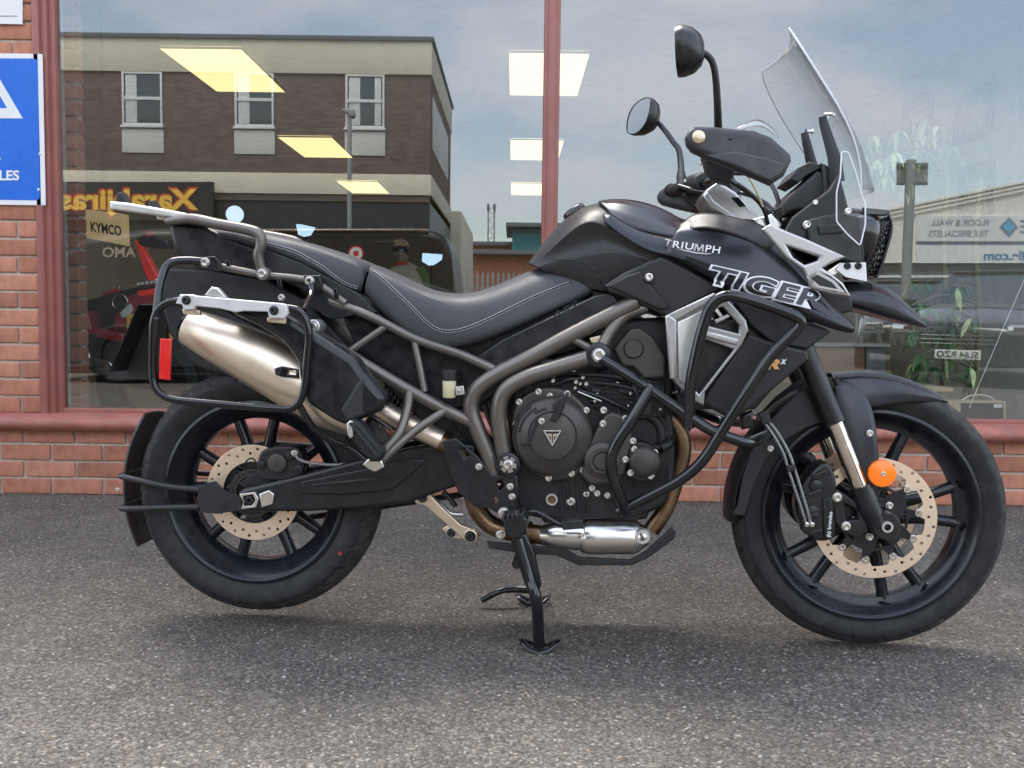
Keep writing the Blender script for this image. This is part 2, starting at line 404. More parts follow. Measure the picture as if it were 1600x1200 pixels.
wall_low = sbox('wall_below_window', -5, 6.0, YM, YM+.25, -.1, SZ0+.03, 'mortar')
wall_pier = sbox('wall_pier', -5, XL+.012, YM+.001, YM+.251, SZ0+.03, 4.1, 'mortar')
sbox('wall_above_window', XL+.012, XR, YM+.0, YM+.25, ZT, 4.1, 'mortar')
sbox('wall_pier', XR, 6.0, YM+.001, YM+.251, SZ0+.03, 4.1, 'mortar')
def brick_me(l, h, seed):
    rnd = random.Random(seed); bm = bmesh.new(); bmesh.ops.create_cube(bm, size=1)
    bmesh.ops.scale(bm, vec=(l, .09, h), verts=bm.verts)
    for v in bm.verts: v.co += Vector((rnd.uniform(-.0022, .0022), 0, rnd.uniform(-.0018, .0018)))
    bmesh.ops.bevel(bm, geom=bm.edges[:], offset=.0035, segments=1, affect='EDGES')
    me = bpy.data.meshes.new('brick'); bm.to_mesh(me); bm.free(); me.materials.append(MATS['brick']); return me
BRK = [brick_me(.2165, .066, s) for s in range(6)]; HALF = {}
def brick(x0, x1, z0, z1, parent, rnd=random.Random(5)):
    l = x1-x0; h = z1-z0
    if abs(l-.2165) < .004 and abs(h-.066) < .003: me = rnd.choice(BRK)
    else:
        k = (round(l, 2), round(h, 3))
        if k not in HALF: HALF[k] = brick_me(l, h, len(HALF)+40)
        me = HALF[k]
    finish(me, 30)
    o = bpy.data.objects.new('brick', me); COL.objects.link(o); o.parent = parent
    o.location = Vector(((x0+x1)/2, YB+.045+rnd.uniform(-.0015, .0015), (z0+z1)/2))-Vector((0, YB, 0))-parent.location
    o.rotation_euler = (rnd.uniform(-.006, .006), 0, rnd.uniform(-.004, .004))
P_ = .2275; x_a = W(80, 707, YB).x; x_b = W(38, 735, YB).x
zr = [(.004, .068), (.078, .144), (.154, .220), (.230, .285)]
for r_, (z0, z1) in enumerate(zr):
    ph = x_a if r_ in (0, 2) else x_b
    k0 = int((-2.9-ph)/P_)-1
    for k in range(k0, k0+27):
        x0 = ph+k*P_
        if x0 > 2.95: break
        brick(x0+.0055, x0+P_-.0055, z0, z1, wall_low)
ph2 = W(28, 445, YB).x
z = SZ1+.002
c = 0
while z < 2.35:
    ph = ph2 if c % 2 == 0 else ph2+P_/2
    for k in range(-4, 3):
        x0 = ph+k*P_; x1 = min(x0+P_-.0055, XL-.002)
        if x0+.03 > XL: break
        brick(x0+.0055, x1, z, z+.066, wall_pier)
    z += .0765; c += 1
# the rest of the brickwork, out of the photograph, joined
def brickwork(rects):
    rnd = random.Random(9); v = []; f = []
    for (x0, x1, z0, z1, ph0) in rects:
        c_ = 0; z_ = z0
        while z_+.05 < z1:
            ph = ph0+(P_/2 if c_ % 2 else 0); k = math.floor((x0-ph)/P_)
            while ph+k*P_ < x1:
                a, b_ = max(x0, ph+k*P_+.0055), min(x1, ph+(k+1)*P_-.0055); k += 1
                if b_-a < .02: continue
                y0 = -.001+rnd.uniform(-.0015, .0015); n0 = len(v); zt_ = min(z_+.066, z1)
                v += [(a, y0, z_), (b_, y0, z_), (b_, y0, zt_), (a, y0, zt_), (a, .05, z_), (b_, .05, z_), (b_, .05, zt_), (a, .05, zt_)]
                f += [(n0, n0+1, n0+2, n0+3), (n0, n0+4, n0+5, n0+1), (n0+1, n0+5, n0+6, n0+2), (n0+2, n0+6, n0+7, n0+3), (n0+3, n0+7, n0+4, n0)]
            z_ += .0765; c_ += 1
    o = pyd('brickwork', v, f, 'brick', shop); o['kind'] = 'stuff'
zt0 = z; bl = ph2-4*P_
brickwork([(-5, bl-.0055, SZ1+.002, 4.1, ph2), (bl, XL-.002, zt0, 4.1, ph2+(P_/2 if c % 2 else 0)), (XL, XR, ZT+.02, 4.1, ph2), (XR+.002, 6, SZ1+.002, 4.1, ph2), (-5, -3.15, .004, SZ0, x_a), (2.98, 6, .004, SZ0, x_a)])
# the rounded painted sill
prof = [(YM, SZ0), (YB-.02, SZ0-.001), (YB-.052, SZ0+.006), (YB-.072, SZ0+.021), (YB-.078, SZ0+.038), (YB-.070, SZ0+.056), (YB-.05, SZ0+.070), (YB-.02, SZ1), (YG+.10, SZ1+.006), (YG+.10, SZ0)]
v = []; f = []; NX = 60
for i in range(NX+1):
    x = -5+i*11/NX
    for (y, z_) in prof: v.append((x, y-YB+random.uniform(-.0008, .0008), z_+random.uniform(-.0008, .0008)))
m_ = len(prof)
for i in range(NX):
    for k in range(m_): f.append((i*m_+k, i*m_+(k+1) % m_, (i+1)*m_+(k+1) % m_, (i+1)*m_+k))
pyd('window_sill', v, f, 'sill_paint', shop, 50)
# frames and panes
fr = sbox('window_frame', XL, XLG-.052, YB-.012, YG+.05, SZ1-.004, ZT, 'frame_paint', .006)
sbox('glazing_bead', XLG-.053, XLG-.026, YB+.006, YG+.04, SZ1-.003, ZT, 'frame_paint', .004, fr)
sbox('glazing_bead', XLG-.027, XLG, YB+.026, YG+.03, SZ1-.002, ZT, 'frame_paint', .003, fr)
mu = sbox('mullion', XM0, XM1, YB+.004, YG+.05, SZ1-.004, ZT, 'frame_paint', .006)
sbox('mullion_ridge', XM0+.018, XM1-.018, YB-.004, YG, SZ1-.003, ZT, 'frame_paint', .004, mu)
sbox('window_frame', XR-.06, XR, YB-.012, YG+.05, SZ1-.004, ZT, 'frame_paint', .006)
sbox('window_frame', XL+.01, XR-.01, YB-.005, YG+.045, ZT-.06, ZT+.01, 'frame_paint', .006)
sbox('bottom_rail', XLG-.001, XR-.061, YB+.03, YG+.04, SZ1, SZ1+.02, 'frame_paint', .003)
sbox('window_pane', XLG-.004, XM0+.012, YG, YG+.006, SZ1+.018, ZT-.05, 'window_glass')
sbox('window_pane', XM1-.012, XR-.05, YG, YG+.006, SZ1+.018, ZT-.05, 'window_glass')
# showroom shell
sbox('showroom_floor', -5, 6, YM+.26, 20, -.05, .03, 'floor_inside')
sbox('showroom_ceiling', -5, 6, YM+.26, 20, 2.8, 2.9, 'ceiling')
sbox('showroom_wall', -5, 6, 20, 20.2, -.05, 3.2, 'wall_inside')
XW = 3.3
sbox('showroom_wall', XW, XW+.2, W(1592, 300, 5).y+1.25, 20, .03, 2.8, 'wall_white')
sbox('showroom_wall', XW, 6, W(1592, 300, 5).y+1.05, W(1592, 300, 5).y+1.25, .03, 2.8, 'wall_inside')
sbox('showroom_wall', -5.2, -5, YM+.26, 20, -.05, 3.2, 'wall_inside')
sbox('showroom_wall', 6, 6.2, YM, 20, -.05, 3.2, 'wall_inside')
sbox('roof', -5.3, 6.3, YM-.03, 20.3, 4.1, 4.3, 'mortar')  # unseen slab, its height set to block sun and shade the ground outside
# brick reveal seen just inside the glass on the left
XRV = W(126, 400, YG+.30).x
rev = sbox('wall_reveal', XLG-.12, XRV-.004, YG+.30, YG+.36, .03, 2.8, 'mortar')
for k in range(30):
    z = .035+k*.0765
    o = bpy.data.objects.new('brick', BRK[k % 6]); COL.objects.link(o); o.parent = rev
    o.location = Vector((XRV-.109, YG+.325, z+.033))-Vector((0, YB, 0))-rev.location
# ---------------------------------------------------------------- signs on the brick pier
def wplate(name, pts, y, thick, mat, parent=None, holes=(), bev=.0015, rad=0., base=None):
    # flat thing traced on the plane at distance y, facing the camera
    def pr(L):
        Q = [W(p[0], p[1], y) for p in L]; Q = [Vector((q.x, q.z, 0)) for q in Q]
        return fillet(Q, rad, 5, True) if rad else Q
    me = flat_mesh([pr(pts)]+[pr(h) for h in holes], thick, bev)
    for v in me.vertices: x, y_, z_ = v.co; v.co = (x, y+thick/2-z_, y_)
    o = obj(name, me, mat, None)
    if base is not None:
        me.transform(Matrix.Translation(-Vector(base)))
        if parent is None: o.location = base
    if parent: o.parent = parent
    return o
YS = YB-.012
bs = empty('information_sign', W(-15, 320, YS)); b0 = bs.location.copy()
tag(bs, 'blue rectangular sign with white border, triangle and letters on the brick pier', 'sign')
def q4(x0, y0, x1, y1, dx=0): return [(x0, y0), (x1, y0), (x1+dx, y1), (x0+dx, y1)]
wplate('board', [(-100, 82), (66, 84), (71, 321), (-97, 319)], YS, .006, 'sign_white', bs, rad=.006, base=b0)
wplate('face', [(-93, 90), (58.5, 91.5), (62.5, 313), (-90, 311)], YS-.0012, .002, 'sign_blue', bs, rad=.02, bev=.0005, base=b0)
wplate('triangle', [(-16, 97), (35.5, 185), (-67, 185)], YS-.0026, .002, 'sign_white', bs, holes=[[(-16, 122), (-43, 169), (11, 169)]], bev=.0004, base=b0)
def wt(s, x0, y0, x1, y1, y, mat, parent, base, name='lettering', **k):
    p0 = W(x0, y1, y); p1 = W(x1, y1, y); p2 = W(x0, y0, y)
    o = wtext(name, s, p0, p1-p0, p2-p0, mat, None, **k); o.data.transform(Matrix.Translation(-Vector(base))); o.parent = parent; return o
wt('LES', -1, 266, 30, 282, YS-.0028, 'sign_white', bs, b0, off=.03)
wt('A', -16, 239, 2, 249, YS-.0028, 'sign_white', bs, b0, off=.03)
for (px, py) in ((46, 90), (62, 240), (60, 296)):
    wplate('screw', [(px+2*math.cos(a*.785), py+2*math.sin(a*.785)) for a in range(8)], YS-.003, .003, 'sign_white', bs, bev=.0005, base=b0)
ws = empty('notice_board', W(-15, 38, YS)); b1 = ws.location.copy(); tag(ws, 'white notice above the blue sign at the top left edge', 'sign')
wplate('board', [(-80, -60), (35, -58), (35, 38), (-80, 36)], YS, .005, 'sign_white', ws, base=b1)
wplate('printed_line', [(-60, 24.4), (27, 24.6), (27, 25.6), (-60, 25.4)], YS-.0008, .001, 'ink', ws, bev=.0002, base=b1)
# ---------------------------------------------------------------- motorcycle materials
M('rubber', (.013, .013, .0135), .62, spec=.4, var=.18, vscale=14, bump=.25, bscale=500, dust=.10)
M('black_satin', (.011, .0115, .013), .30, spec=.5, var=.12, bump=.08, bscale=700, dust=.05)
M('black_plastic', (.017, .0172, .018), .46, spec=.45, var=.12, bump=.25, bscale=1400, dust=.07)
M('black_gloss', (.008, .0085, .010), .14, spec=.5, coat=.3, rvar=.06)
M('wheel_paint', (.009, .010, .014), .24, spec=.5, rvar=.08, dust=.05)
M('graphite_paint', (.044, .046, .052), .25, metal=.6, spec=.5, var=.06, bump=.04, bscale=2500, rvar=.05)
M('tank_matt', (.034, .033, .033), .40, metal=.35, spec=.45, var=.06, rvar=.05)
M('frame_bronze', (.165, .150, .132), .36, metal=.65, spec=.5, var=.08, rvar=.06)
M('engine_grey', (.078, .070, .062), .42, metal=.45, spec=.45, var=.14, bump=.2, bscale=500, dust=.05)
M('engine_dark', (.015, .015, .016), .45, metal=.2, var=.2, vscale=30, bump=.3, bscale=300, dust=.10)
M('seat_vinyl', (.042, .0435, .047), .52, spec=.45, var=.07, bump=.35, bscale=900, rvar=.06)
M('seat_side', (.046, .047, .050), .60, spec=.4, var=.08, bump=.45, bscale=900)
M('thread', (.55, .55, .54), .8); M('silver_paint', (.50, .49, .48), .30, metal=.75, var=.04, rvar=.05)
M('brushed_steel', (.80, .77, .71), .25, metal=1., var=.03, vscale=4, rvar=.04)
M('muffler_steel', (.92, .79, .63), .40, metal=1., var=.02, vscale=3, rvar=.02)
M('header_steel', (.24, .155, .09), .36, metal=.95, var=.35, vscale=16, rvar=.1)
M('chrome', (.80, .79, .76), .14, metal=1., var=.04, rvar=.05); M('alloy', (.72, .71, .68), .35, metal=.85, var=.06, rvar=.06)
M('bracket_alloy', (.66, .65, .63), .42, metal=.35, var=.05)
M('disc_steel', (.88, .69, .50), .36, metal=.65, var=.06, vscale=40, rvar=.08); M('link_bronze', (.76, .64, .46), .35, metal=.8, var=.08)
M('stanchion', (.74, .66, .56), .13, metal=1., var=.04); M('bolt_steel', (.70, .68, .64), .26, metal=1., var=.08)
M('orange_lens', (.95, .20, .01), .25, coat=.5, emit=(1, .18, .0), estr=.10); M('red_lens', (.72, .02, .018), .28, coat=.5)  # orange reflector gets a faint glow of its own, though no lamp
M('white_paint', (.80, .80, .80), .45, var=.03); M('gold_print', (.70, .34, .13), .4, var=.04); M('fluid', (.62, .58, .36), .25, var=.05)
M('braided_line', (.26, .26, .25), .4, metal=.5, var=.3, vscale=200); M('rubber_worn', (.034, .033, .031), .82, spec=.3, var=.25, vscale=24, bump=.3, bscale=600, dust=.25); M('red_mark', (.45, .05, .04), .6)
M('mirror_glass', (.86, .88, .90), .02, metal=1., var=.0, rvar=.0)
clear_mat('clear_screen', refl=.0, fres=1.16, tint=(.975, .98, .98), rough=.0)
M('guard_plastic', (.036, .037, .040), .48, spec=.45, bump=.2, bscale=1400)
M('edge_glint', (.74, .77, .80), .18, coat=.5, var=.05)  # pale opaque colour stands in for light glinting on the screen edges
clear_mat('lamp_glass', refl=.10, fres=1.5)
# ---------------------------------------------------------------- the motorcycle
bike = empty('motorcycle', BO, BA)
tag(bike, 'black adventure touring motorcycle on its centre stand in front of the shop window', 'motorcycle')
RC = Vector((0.0, .358)); fc_ = B(1353, 800, 0); FC = Vector((fc_.x, fc_.z))
def circ(c, r, n=24, a0=0.): return [Vector((c[0]+r*math.cos(a0+2*math.pi*k/n), c[1]+r*math.sin(a0+2*math.pi*k/n), 0)) for k in range(n)]
def lplate(name, loops, w, thick, mat, parent, bev=.0015, mirror=False, res=2):
    me = flat_mesh(loops, thick, bev, res)
    for v in me.vertices: x, y, z = v.co; v.co = (x, -(w-thick/2+z), y)
    o = obj(name, me, mat, parent)
    if mirror: mirrored(o)
    return o
def pol(c, r, deg): return Vector((c[0]+r*math.cos(R(deg)), c[1]+r*math.sin(R(deg)), 0))
def L3(p, w): return Vector((p[0], -w, p[1]))
# bolts share two meshes
def bolt_me():
    prof = [(0, .45), (.42, .45), (.46, .95), (.82, 1.0), (.95, .9), (1, .7), (1, .15), (1.28, .12), (1.3, 0)]
    v = []; f = []; n = 14; m = len(prof)
    for i in range(n):
        a = 2*math.pi*i/n
        for r_, w_ in prof: v.append((r_*math.cos(a), -w_, r_*math.sin(a)))
    for i in range(n):
        for k in range(m-1): f.append((i*m+k, i*m+k+1, ((i+1) % n)*m+k+1, ((i+1) % n)*m+k))
    me = bpy.data.meshes.new('bolt'); me.from_pydata(v, [], f)
    bm = bmesh.new(); bm.from_mesh(me); bmesh.ops.remove_doubles(bm, verts=bm.verts, dist=1e-5); bmesh.ops.recalc_face_normals(bm, faces=bm.faces); bm.to_mesh(me); bm.free()
    me.materials.append(MATS['bolt_steel']); finish(me, 35); return me
BOLT = bolt_me()
def bolt(px, py, w, r, parent, name='bolt', mat=None):
    me = BOLT
    o = bpy.data.objects.new(name, me); COL.objects.link(o); o.parent = parent; o.location = B(px, py, w); o.scale = (r, r*.9, r)
    o.rotation_euler = (0, random.uniform(0, 6), 0)
    if mat: o.material_slots[0].link = 'OBJECT'; o.material_slots[0].material = MATS[mat]
    return o
# ---- wheels
def tyre(name, c, Rr, hw, rb, parent, ng):
    pr = []; nb = 44
    for i in range(nb+1):
        t = -1+2*i/nb; s = abs(t)
        if s < .80: k = s/.80; w_ = hw*k*.985; r_ = Rr-(Rr-rb)*.36*k**2.3
        else: k = (s-.80)/.20; w_ = hw*(.985+.02*math.sin(k*3.14)-.26*k**1.4); r_ = Rr-(Rr-rb)*(.36+.64*k)
        pr.append((r_, w_ if t > 0 else -w_))
    def g(r_, w_, a):
        s = abs(w_)/hw
        if r_ < Rr-(Rr-rb)*.34: return r_-(.0015 if .0 < (Rr-r_)/(Rr-rb)-.52 < .05 else 0)
        ph = (a*ng/(2*math.pi)+(.35 if w_ > 0 else .85)+s*.75) % 1
        if .12 < s < .97 and ph < .11: r_ -= .004
        ph2 = (a*ng/(2*math.pi)+(.85 if w_ > 0 else .35)-s*.45) % 1
        if .03 < s < .42 and ph2 < .12: r_ -= .004
        return r_
    o = lathe(name, pr, c, 'rubber', parent, seg=620, fn=g, ang=50); o.data.materials.append(MATS['rubber_worn'])
    for p in o.data.polygons:
        if math.hypot(p.center.x-c[0], p.center.z-c[1]) > Rr-(Rr-rb)*.31: p.material_index = 1
    return o
def wheel(name, c, Rr, hw, rb, mids, spread, rhub):
    rw = hw*.74
    pf = [(rb+.010, rw+.004), (rb+.011, rw+.010), (rb+.004, rw+.012), (rb-.004, rw+.006), (rb-.012, rw-.008), (rb-.030, rw-.022), (rb-.038, rw*.4), (rb-.040, 0)]
    pf = pf+[(r_, -w_) for r_, w_ in reversed(pf[:-1])]+[(rb-.002, -rw), (rb-.016, -rw*.5), (rb-.016, rw*.5), (rb-.002, rw)]
    rim = lathe(name, pf, c, 'wheel_paint', bike, seg=96, closed_prof=True, ang=40)
    tyre('tyre', c, Rr, hw, rb, rim, 26)
    for md in mids:
        for s in (-1, 1):
            a = L3(pol(c, rhub*.7, md+s*20), .0); b = L3(pol(c, rb*.55, md+s*spread*.95), .0); e = L3(pol(c, rb-.036, md+s*spread), 0.)
            e2 = L3(pol(c, rb-.022, md+s*spread*1.04), 0.)
            sp = sweep('spoke', catmull([a, b, e, e2], 5), [.024, .0175, .0150, .0145, .016, .026], 'wheel_paint', rim, 12, flat=((0, 1, 0), 1.15))
    lathe('hub', [(0, .06), (rhub*.7, .06), (rhub*.8, .05), (rhub, .03), (rhub, -.03), (rhub*.8, -.05), (rhub*.7, -.06), (0, -.06)], c, 'wheel_paint', rim, seg=40)
    return rim
rear_w = wheel('rear_wheel', RC, .3215, .076, .226, [-50, -122, -194, -266, -338], 15, .062)
front_w = wheel('front_wheel', FC, .3305, .052, .250, [7, -65, -137, -209, -281], 12, .05)
rd = lplate('brake_disc', [circ(RC, .1235, 90), circ(RC, .080, 60)]+[circ(pol(RC, (.113, .101)[k % 2], k*360/36+4), .0040, 10) for k in range(36)], .066, .005, 'disc_steel', rear_w, .0006)
lplate('disc_carrier', [circ(RC, .086, 60), circ(RC, .030, 30)]+[circ(pol(RC, .062, k*60), .017, 14) for k in range(6)], .061, .006, 'black_satin', rear_w, .001)
lplate('sensor_ring', [circ(RC, .062, 60), circ(RC, .044, 50)]+[[pol(RC, .058, k*7.2-1.6), pol(RC, .058, k*7.2+1.6), pol(RC, .049, k*7.2+1.6), pol(RC, .049, k*7.2-1.6)] for k in range(50)], .070, .002, 'engine_grey', rear_w, .0002)
sprk = []
for k in range(46):
    for da, rr in ((-2.4, .104), (-1.1, .113), (1.1, .113), (2.4, .104)): sprk.append(pol(RC, rr, k*360/46+da))
lplate('sprocket', [sprk, circ(RC, .05, 30)]+[circ(pol(RC, .078, k*60), .014, 12) for k in range(6)], -.075, .006, 'engine_dark', rear_w, .0006)
chain_pts = [L3(pol(RC, .111, a), -.078) for a in range(100, 270, 12)]+[Vector((.62, .078, .36)), Vector((.66, .078, .40)), Vector((.62, .078, .44))]
sweep('drive_chain', chain_pts, .008, 'engine_dark', bike, 8, closed=True, flat=((0, 1, 0), .9))
# front discs
def fdisc(sgn):
    inner = []
    for k in range(120):
        a = k*3; d = min(abs((a-18*j*2) % 360) if True else 0 for j in range(10)); d = min(min(abs(a-36*j-9), 360-abs(a-36*j-9)) for j in range(10))
        inner.append(pol(FC, .1035 if d < 5 else (.109 if d < 8 else .1185), a))
    holes = [circ(pol(FC, (.127, .134, .140)[k % 3], k*360/36+3), .0040, 10) for k in range(36)]
    slots = [[pol(FC, .1135, 36*j+9+da) if i < 2 else pol(FC, .1185, 36*j+9+da) for i, da in ((0, -2), (1, 2), (2, 2), (3, -2))] for j in range(10)]
    w0 = .0735*sgn+(0 if sgn > 0 else .005)
    d = lplate('brake_disc', [circ(FC, .1470, 120), inner]+holes, w0, .005, 'disc_steel', front_w, .0006)
    cl = []
    for k in range(120):
        a = k*3; dd = min(min(abs(a-36*j-9), 360-abs(a-36*j-9)) for j in range(10)); cl.append(pol(FC, .1005 if dd < 5 else (.090 if dd < 9 else .081), a))
    lplate('disc_carrier', [cl, circ(FC, .040, 30)]+[[pol(FC, .052, 72*j+a) for a in (-8, 8)]+[pol(FC, .076, 72*j+a) for a in (15, -15)] for j in range(5)], w0-.001*sgn, .006, 'black_satin', front_w, .001)
    if sgn > 0:
        for j in range(10):
            p = pol(FC, .1035, 36*j+9)
            lathe('bobbin', [(.0035, .072), (.0036, .0775), (.0082, .0775), (.0095, .076), (.0095, .070)], p, 'bolt_steel', d, seg=16)
        for j in range(5):
            p = pol(FC, .047, 72*j+43); o = bpy.data.objects.new('bolt', BOLT); COL.objects.link(o); o.parent = d; o.location = (p[0], -.073, p[1]); o.scale = (.007, .007, .007)
fdisc(1); fdisc(-1)
lathe('axle_nut', [(.0085, .118), (.0085, .131), (.0125, .131), (.0135, .129), (.0135, .118)], (B(1387, 824, .13).x, B(1387, 824, .13).z), 'alloy', bike, seg=28)
# ---- swingarm and rear end
sw = plate('swingarm', [(372, 770), (380, 764), (470, 742), (560, 718), (640, 700), (700, 690), (745, 694), (740, 752), (690, 768), (640, 786), (560, 796), (470, 800), (395, 800), (376, 798)], .122, .036, 'black_satin', bike, bev=.010, mirror=True, res=3)
plate('swingarm_rib', [(470, 752), (560, 734), (640, 716), (668, 718), (640, 744), (612, 766), (540, 774), (470, 772)], .129, .012, 'black_satin', sw, bev=.005, res=3)
plate('swingarm_rib', [(486, 757), (560, 749), (620, 744), (600, 751), (540, 757), (490, 761)], .131, .006, 'black_gloss', sw, bev=.002)
plate('swingarm_cover', [(690, 640), (730, 690), (745, 740), (745, 690), (735, 640)], .11, .02, 'black_satin', bike, bev=.004)
ax = plate('axle_plate', [(374, 772), (398, 769), (404, 780), (400, 793), (376, 796), (380, 784)], .130, .008, 'chrome', bike, bev=.0015, holes=[[(380, 775), (395, 773), (398, 781), (394, 790), (381, 791)]])
blathe('axle_nut', 389, 782, [(.005, .134), (.0095, .134), (.0115, .132), (.0115, .115)], 'engine_dark', ax, seg=6, ang=20)
plate('adjuster_block', [(405, 772), (420, 766), (428, 772), (426, 788), (408, 793)], .130, .008, 'chrome', bike, bev=.002)
plate('stay_bracket', [(309, 763), (322, 755), (336, 752), (352, 768), (378, 776), (376, 797), (340, 803), (316, 801), (309, 790)], .128, .006, 'black_plastic', bike, bev=.001)
for (a, b_, c_) in (((312, 765), (262, 760), (196, 746)), ((312, 792), (262, 793), (196, 795))):
    P = [B(a[0], a[1], .118), B(b_[0], b_[1], .104), B(c_[0], c_[1], .088)]
    k = P[-1]; P += [Vector((k.x-.022, -.055, k.z)), Vector((k.x-.026, 0, k.z))]
    P = P+[Vector((p.x, -p.y, p.z)) for p in reversed(P[:-1])]
    sweep('mudguard_stay', catmull(P, 6), .0082, 'black_plastic', bike, 10)
hp = [(.345, -.064), (.352, -.060), (.3585, -.035), (.360, 0), (.3585, .035), (.352, .060), (.345, .064), (.346, .057), (.354, .034), (.3555, 0), (.354, -.034), (.346, -.057)]
hg = lathe('rear_mudguard', [(r_, w_) for r_, w_ in hp], RC, 'black_plastic', bike, seg=30, a0=147, a1=206, closed_prof=True)
bolt(184, 765, .066, .005, hg)
# rear caliper
cal = plate('rear_caliper', [(404, 712), (420, 700), (455, 697), (470, 706), (474, 738), (456, 750), (425, 752), (402, 745)], .112, .05, 'engine_dark', bike, bev=.006, sm=3)
blathe('caliper_piston', 432, 724, disc_prof(.024, .09, .122, .004), 'engine_grey', cal, seg=28)
for p in ((407, 726), (466, 733), (452, 712)): blathe('caliper_boss', p[0], p[1], disc_prof(.011, .09, .119, .002), 'engine_dark', cal, seg=16)
plate('caliper_bracket', [(372, 756), (404, 735), (430, 742), (480, 728), (474, 745), (430, 758), (390, 768)], .100, .01, 'engine_dark', bike, bev=.002)
BT('rear_brake_hose', [(461, 709, .118), (468, 718, .12), (490, 724, .118), (530, 726, .112), (580, 719, .105), (640, 708, .10), (670, 700, .09)], .0042, 'braided_line', bike, 8)
bolt(460, 708, .118, .007, cal)
BT('sensor_wire', [(384, 735, .10), (384, 722, .105), (393, 716, .105), (400, 722, .105), (404, 735, .1)], .0022, 'black_gloss', bike, 8)
# inner hugger over the rear tyre
lathe('tyre_hugger', [(.336, -.07), (.345, -.05), (.349, 0), (.345, .05), (.336, .07), (.334, .065), (.343, 0), (.334, -.065)], RC, 'black_plastic', bike, seg=30, a0=8, a1=80, closed_prof=True)
# ---- exhaust
mc = [B(294, 509, .175), B(340, 531, .18), B(400, 560, .18), B(460, 594, .18), B(520, 628, .175), B(572, 655, .165)]
muf = sweep('muffler', catmull(mc, 8), [.044, .056, .068, .070, .068, .052], 'muffler_steel', bike, 40, flat=((0, 1, 0), .92), ang=40)
sweep('muffler_tip', catmull([mc[0]+(mc[0]-mc[1]).normalized()*.004, mc[0]-(mc[0]-mc[1]).normalized()*.02], 3), [.0445, .0445], 'black_gloss', muf, 36, flat=((0, 1, 0), .92))
def arc_shell(name, i0, i1, r, a0, a1, mat, parent, thick=.004, wedge=None):
    A, Bq = mc[0], mc[-1]; ax_ = (Bq-A); v = []; f = []; n = 18; m = 16
    T = ax_.normalized(); s = Vector((0, -1, 0)); s = (s-T*s.dot(T)).normalized(); u = s.cross(T)
    if u.z < 0: u = -u
    for i in range(n+1):
        t = i0+(i1-i0)*i/n; p = A+ax_*t; rr = (r[0]+(r[1]-r[0])*i/n)
        for j in range(m+1):
            q = j/m; aa0 = a0[0]+(a0[1]-a0[0])*i/n; aa1 = a1[0]+(a1[1]-a1[0])*i/n; a = R(aa0+(aa1-aa0)*q)
            v.append(p+s*math.cos(a)*rr*.93+u*math.sin(a)*rr)
    for i in range(n):
        for j in range(m): f.append((i*(m+1)+j, i*(m+1)+j+1, (i+1)*(m+1)+j+1, (i+1)*(m+1)+j))
    o = pyd(name, v, f, mat, parent, 60); md = o.modifiers.new('Solidify', 'SOLIDIFY'); md.thickness = thick; md.offset = 0; return o
plate('heat_shield', [(392, 468), (440, 486), (554, 560), (568, 582), (604, 622), (596, 642), (540, 666), (518, 656), (478, 630), (468, 602), (464, 566), (440, 533), (400, 509), (362, 491), (350, 476)], .262, .075, 'black_satin', muf, bev=.018, rad=.012, res=4)
plate('shield_facet', [(566, 584), (602, 622), (594, 640), (540, 662), (532, 640)], .262, .03, 'black_plastic', muf, bev=.008, gx=-.25)
plate('muffler_strap', [(428, 576), (440, 572), (466, 577), (467, 591), (440, 589), (430, 586)], .252, .008, 'black_gloss', muf, bev=.003, holes=[[(450, 578), (462, 579), (462, 586), (450, 585)]])
bolt(436, 580, .252, .0075, muf, mat='engine_dark')
BT('exhaust_pipe', [(585, 640, .12), (620, 658, .12), (680, 686, .12), (720, 712, .115), (735, 760, .11), (748, 800, .11), (780, 826, .11), (850, 836, .115)], [.026, .024, .024, .023, .023, .023, .023, .023], 'header_steel', bike, 18)
BT('exhaust_sleeve', [(590, 638, .122), (640, 664, .122), (690, 688, .122)], .0262, 'muffler_steel', bike, 20)
cl_ = [(846, 836, .115), (862, 836, .118), (880, 836, .12), (908, 837, .12), (920, 838, .12), (984, 838, .12), (996, 838, .12), (1012, 838, .118)]
BT('collector_box', cl_, [.023, .031, .034, .035, .043, .043, .039, .02], 'brushed_steel', bike, 32, n=4, ang=30)
blathe('collector_flange', 1004, 838, [(.010, .158), (.010, .164), (.017, .164), (.019, .16), (.019, .15)], 'alloy', bike, seg=24)
for dw, dx in ((.10, 0), (.03, 2), (-.04, 4)):
    BT('header_pipe', [(1015, 640, dw), (1045, 652, dw), (1064, 680, dw), (1066, 712, dw), (1054, 755, dw), (1040, 795, dw), (1018, 828, dw)], .0205, 'header_steel', bike, 16)
# bash plate
plate('bash_plate', [(760, 846), (830, 854), (880, 857), (906, 871), (985, 875), (1010, 861), (1050, 824), (1057, 832), (1053, 843), (1012, 873), (986, 884), (905, 884), (868, 868), (822, 866), (764, 857)], .13, .012, 'black_plastic', bike, bev=.003)
plate('bash_plate', [(760, 846), (830, 854), (880, 857), (906, 871), (985, 875), (1010, 861), (1050, 824), (1057, 832), (1053, 843), (1012, 873), (986, 884), (905, 884), (868, 868), (822, 866), (764, 857)], -.118, .012, 'black_plastic', bike, bev=.003)
rows = [[(x, y, w) for x, y in ((764, 853), (830, 862), (880, 864), (906, 879), (985, 880), (1012, 868), (1054, 834))] for w in (.125, .04, -.04, -.125)]
grid('skid_pan', rows, 'black_plastic', bike, sub=0, thick=.005)
for x0, x1 in ((897, 914), (929, 940), (958, 984)): pass
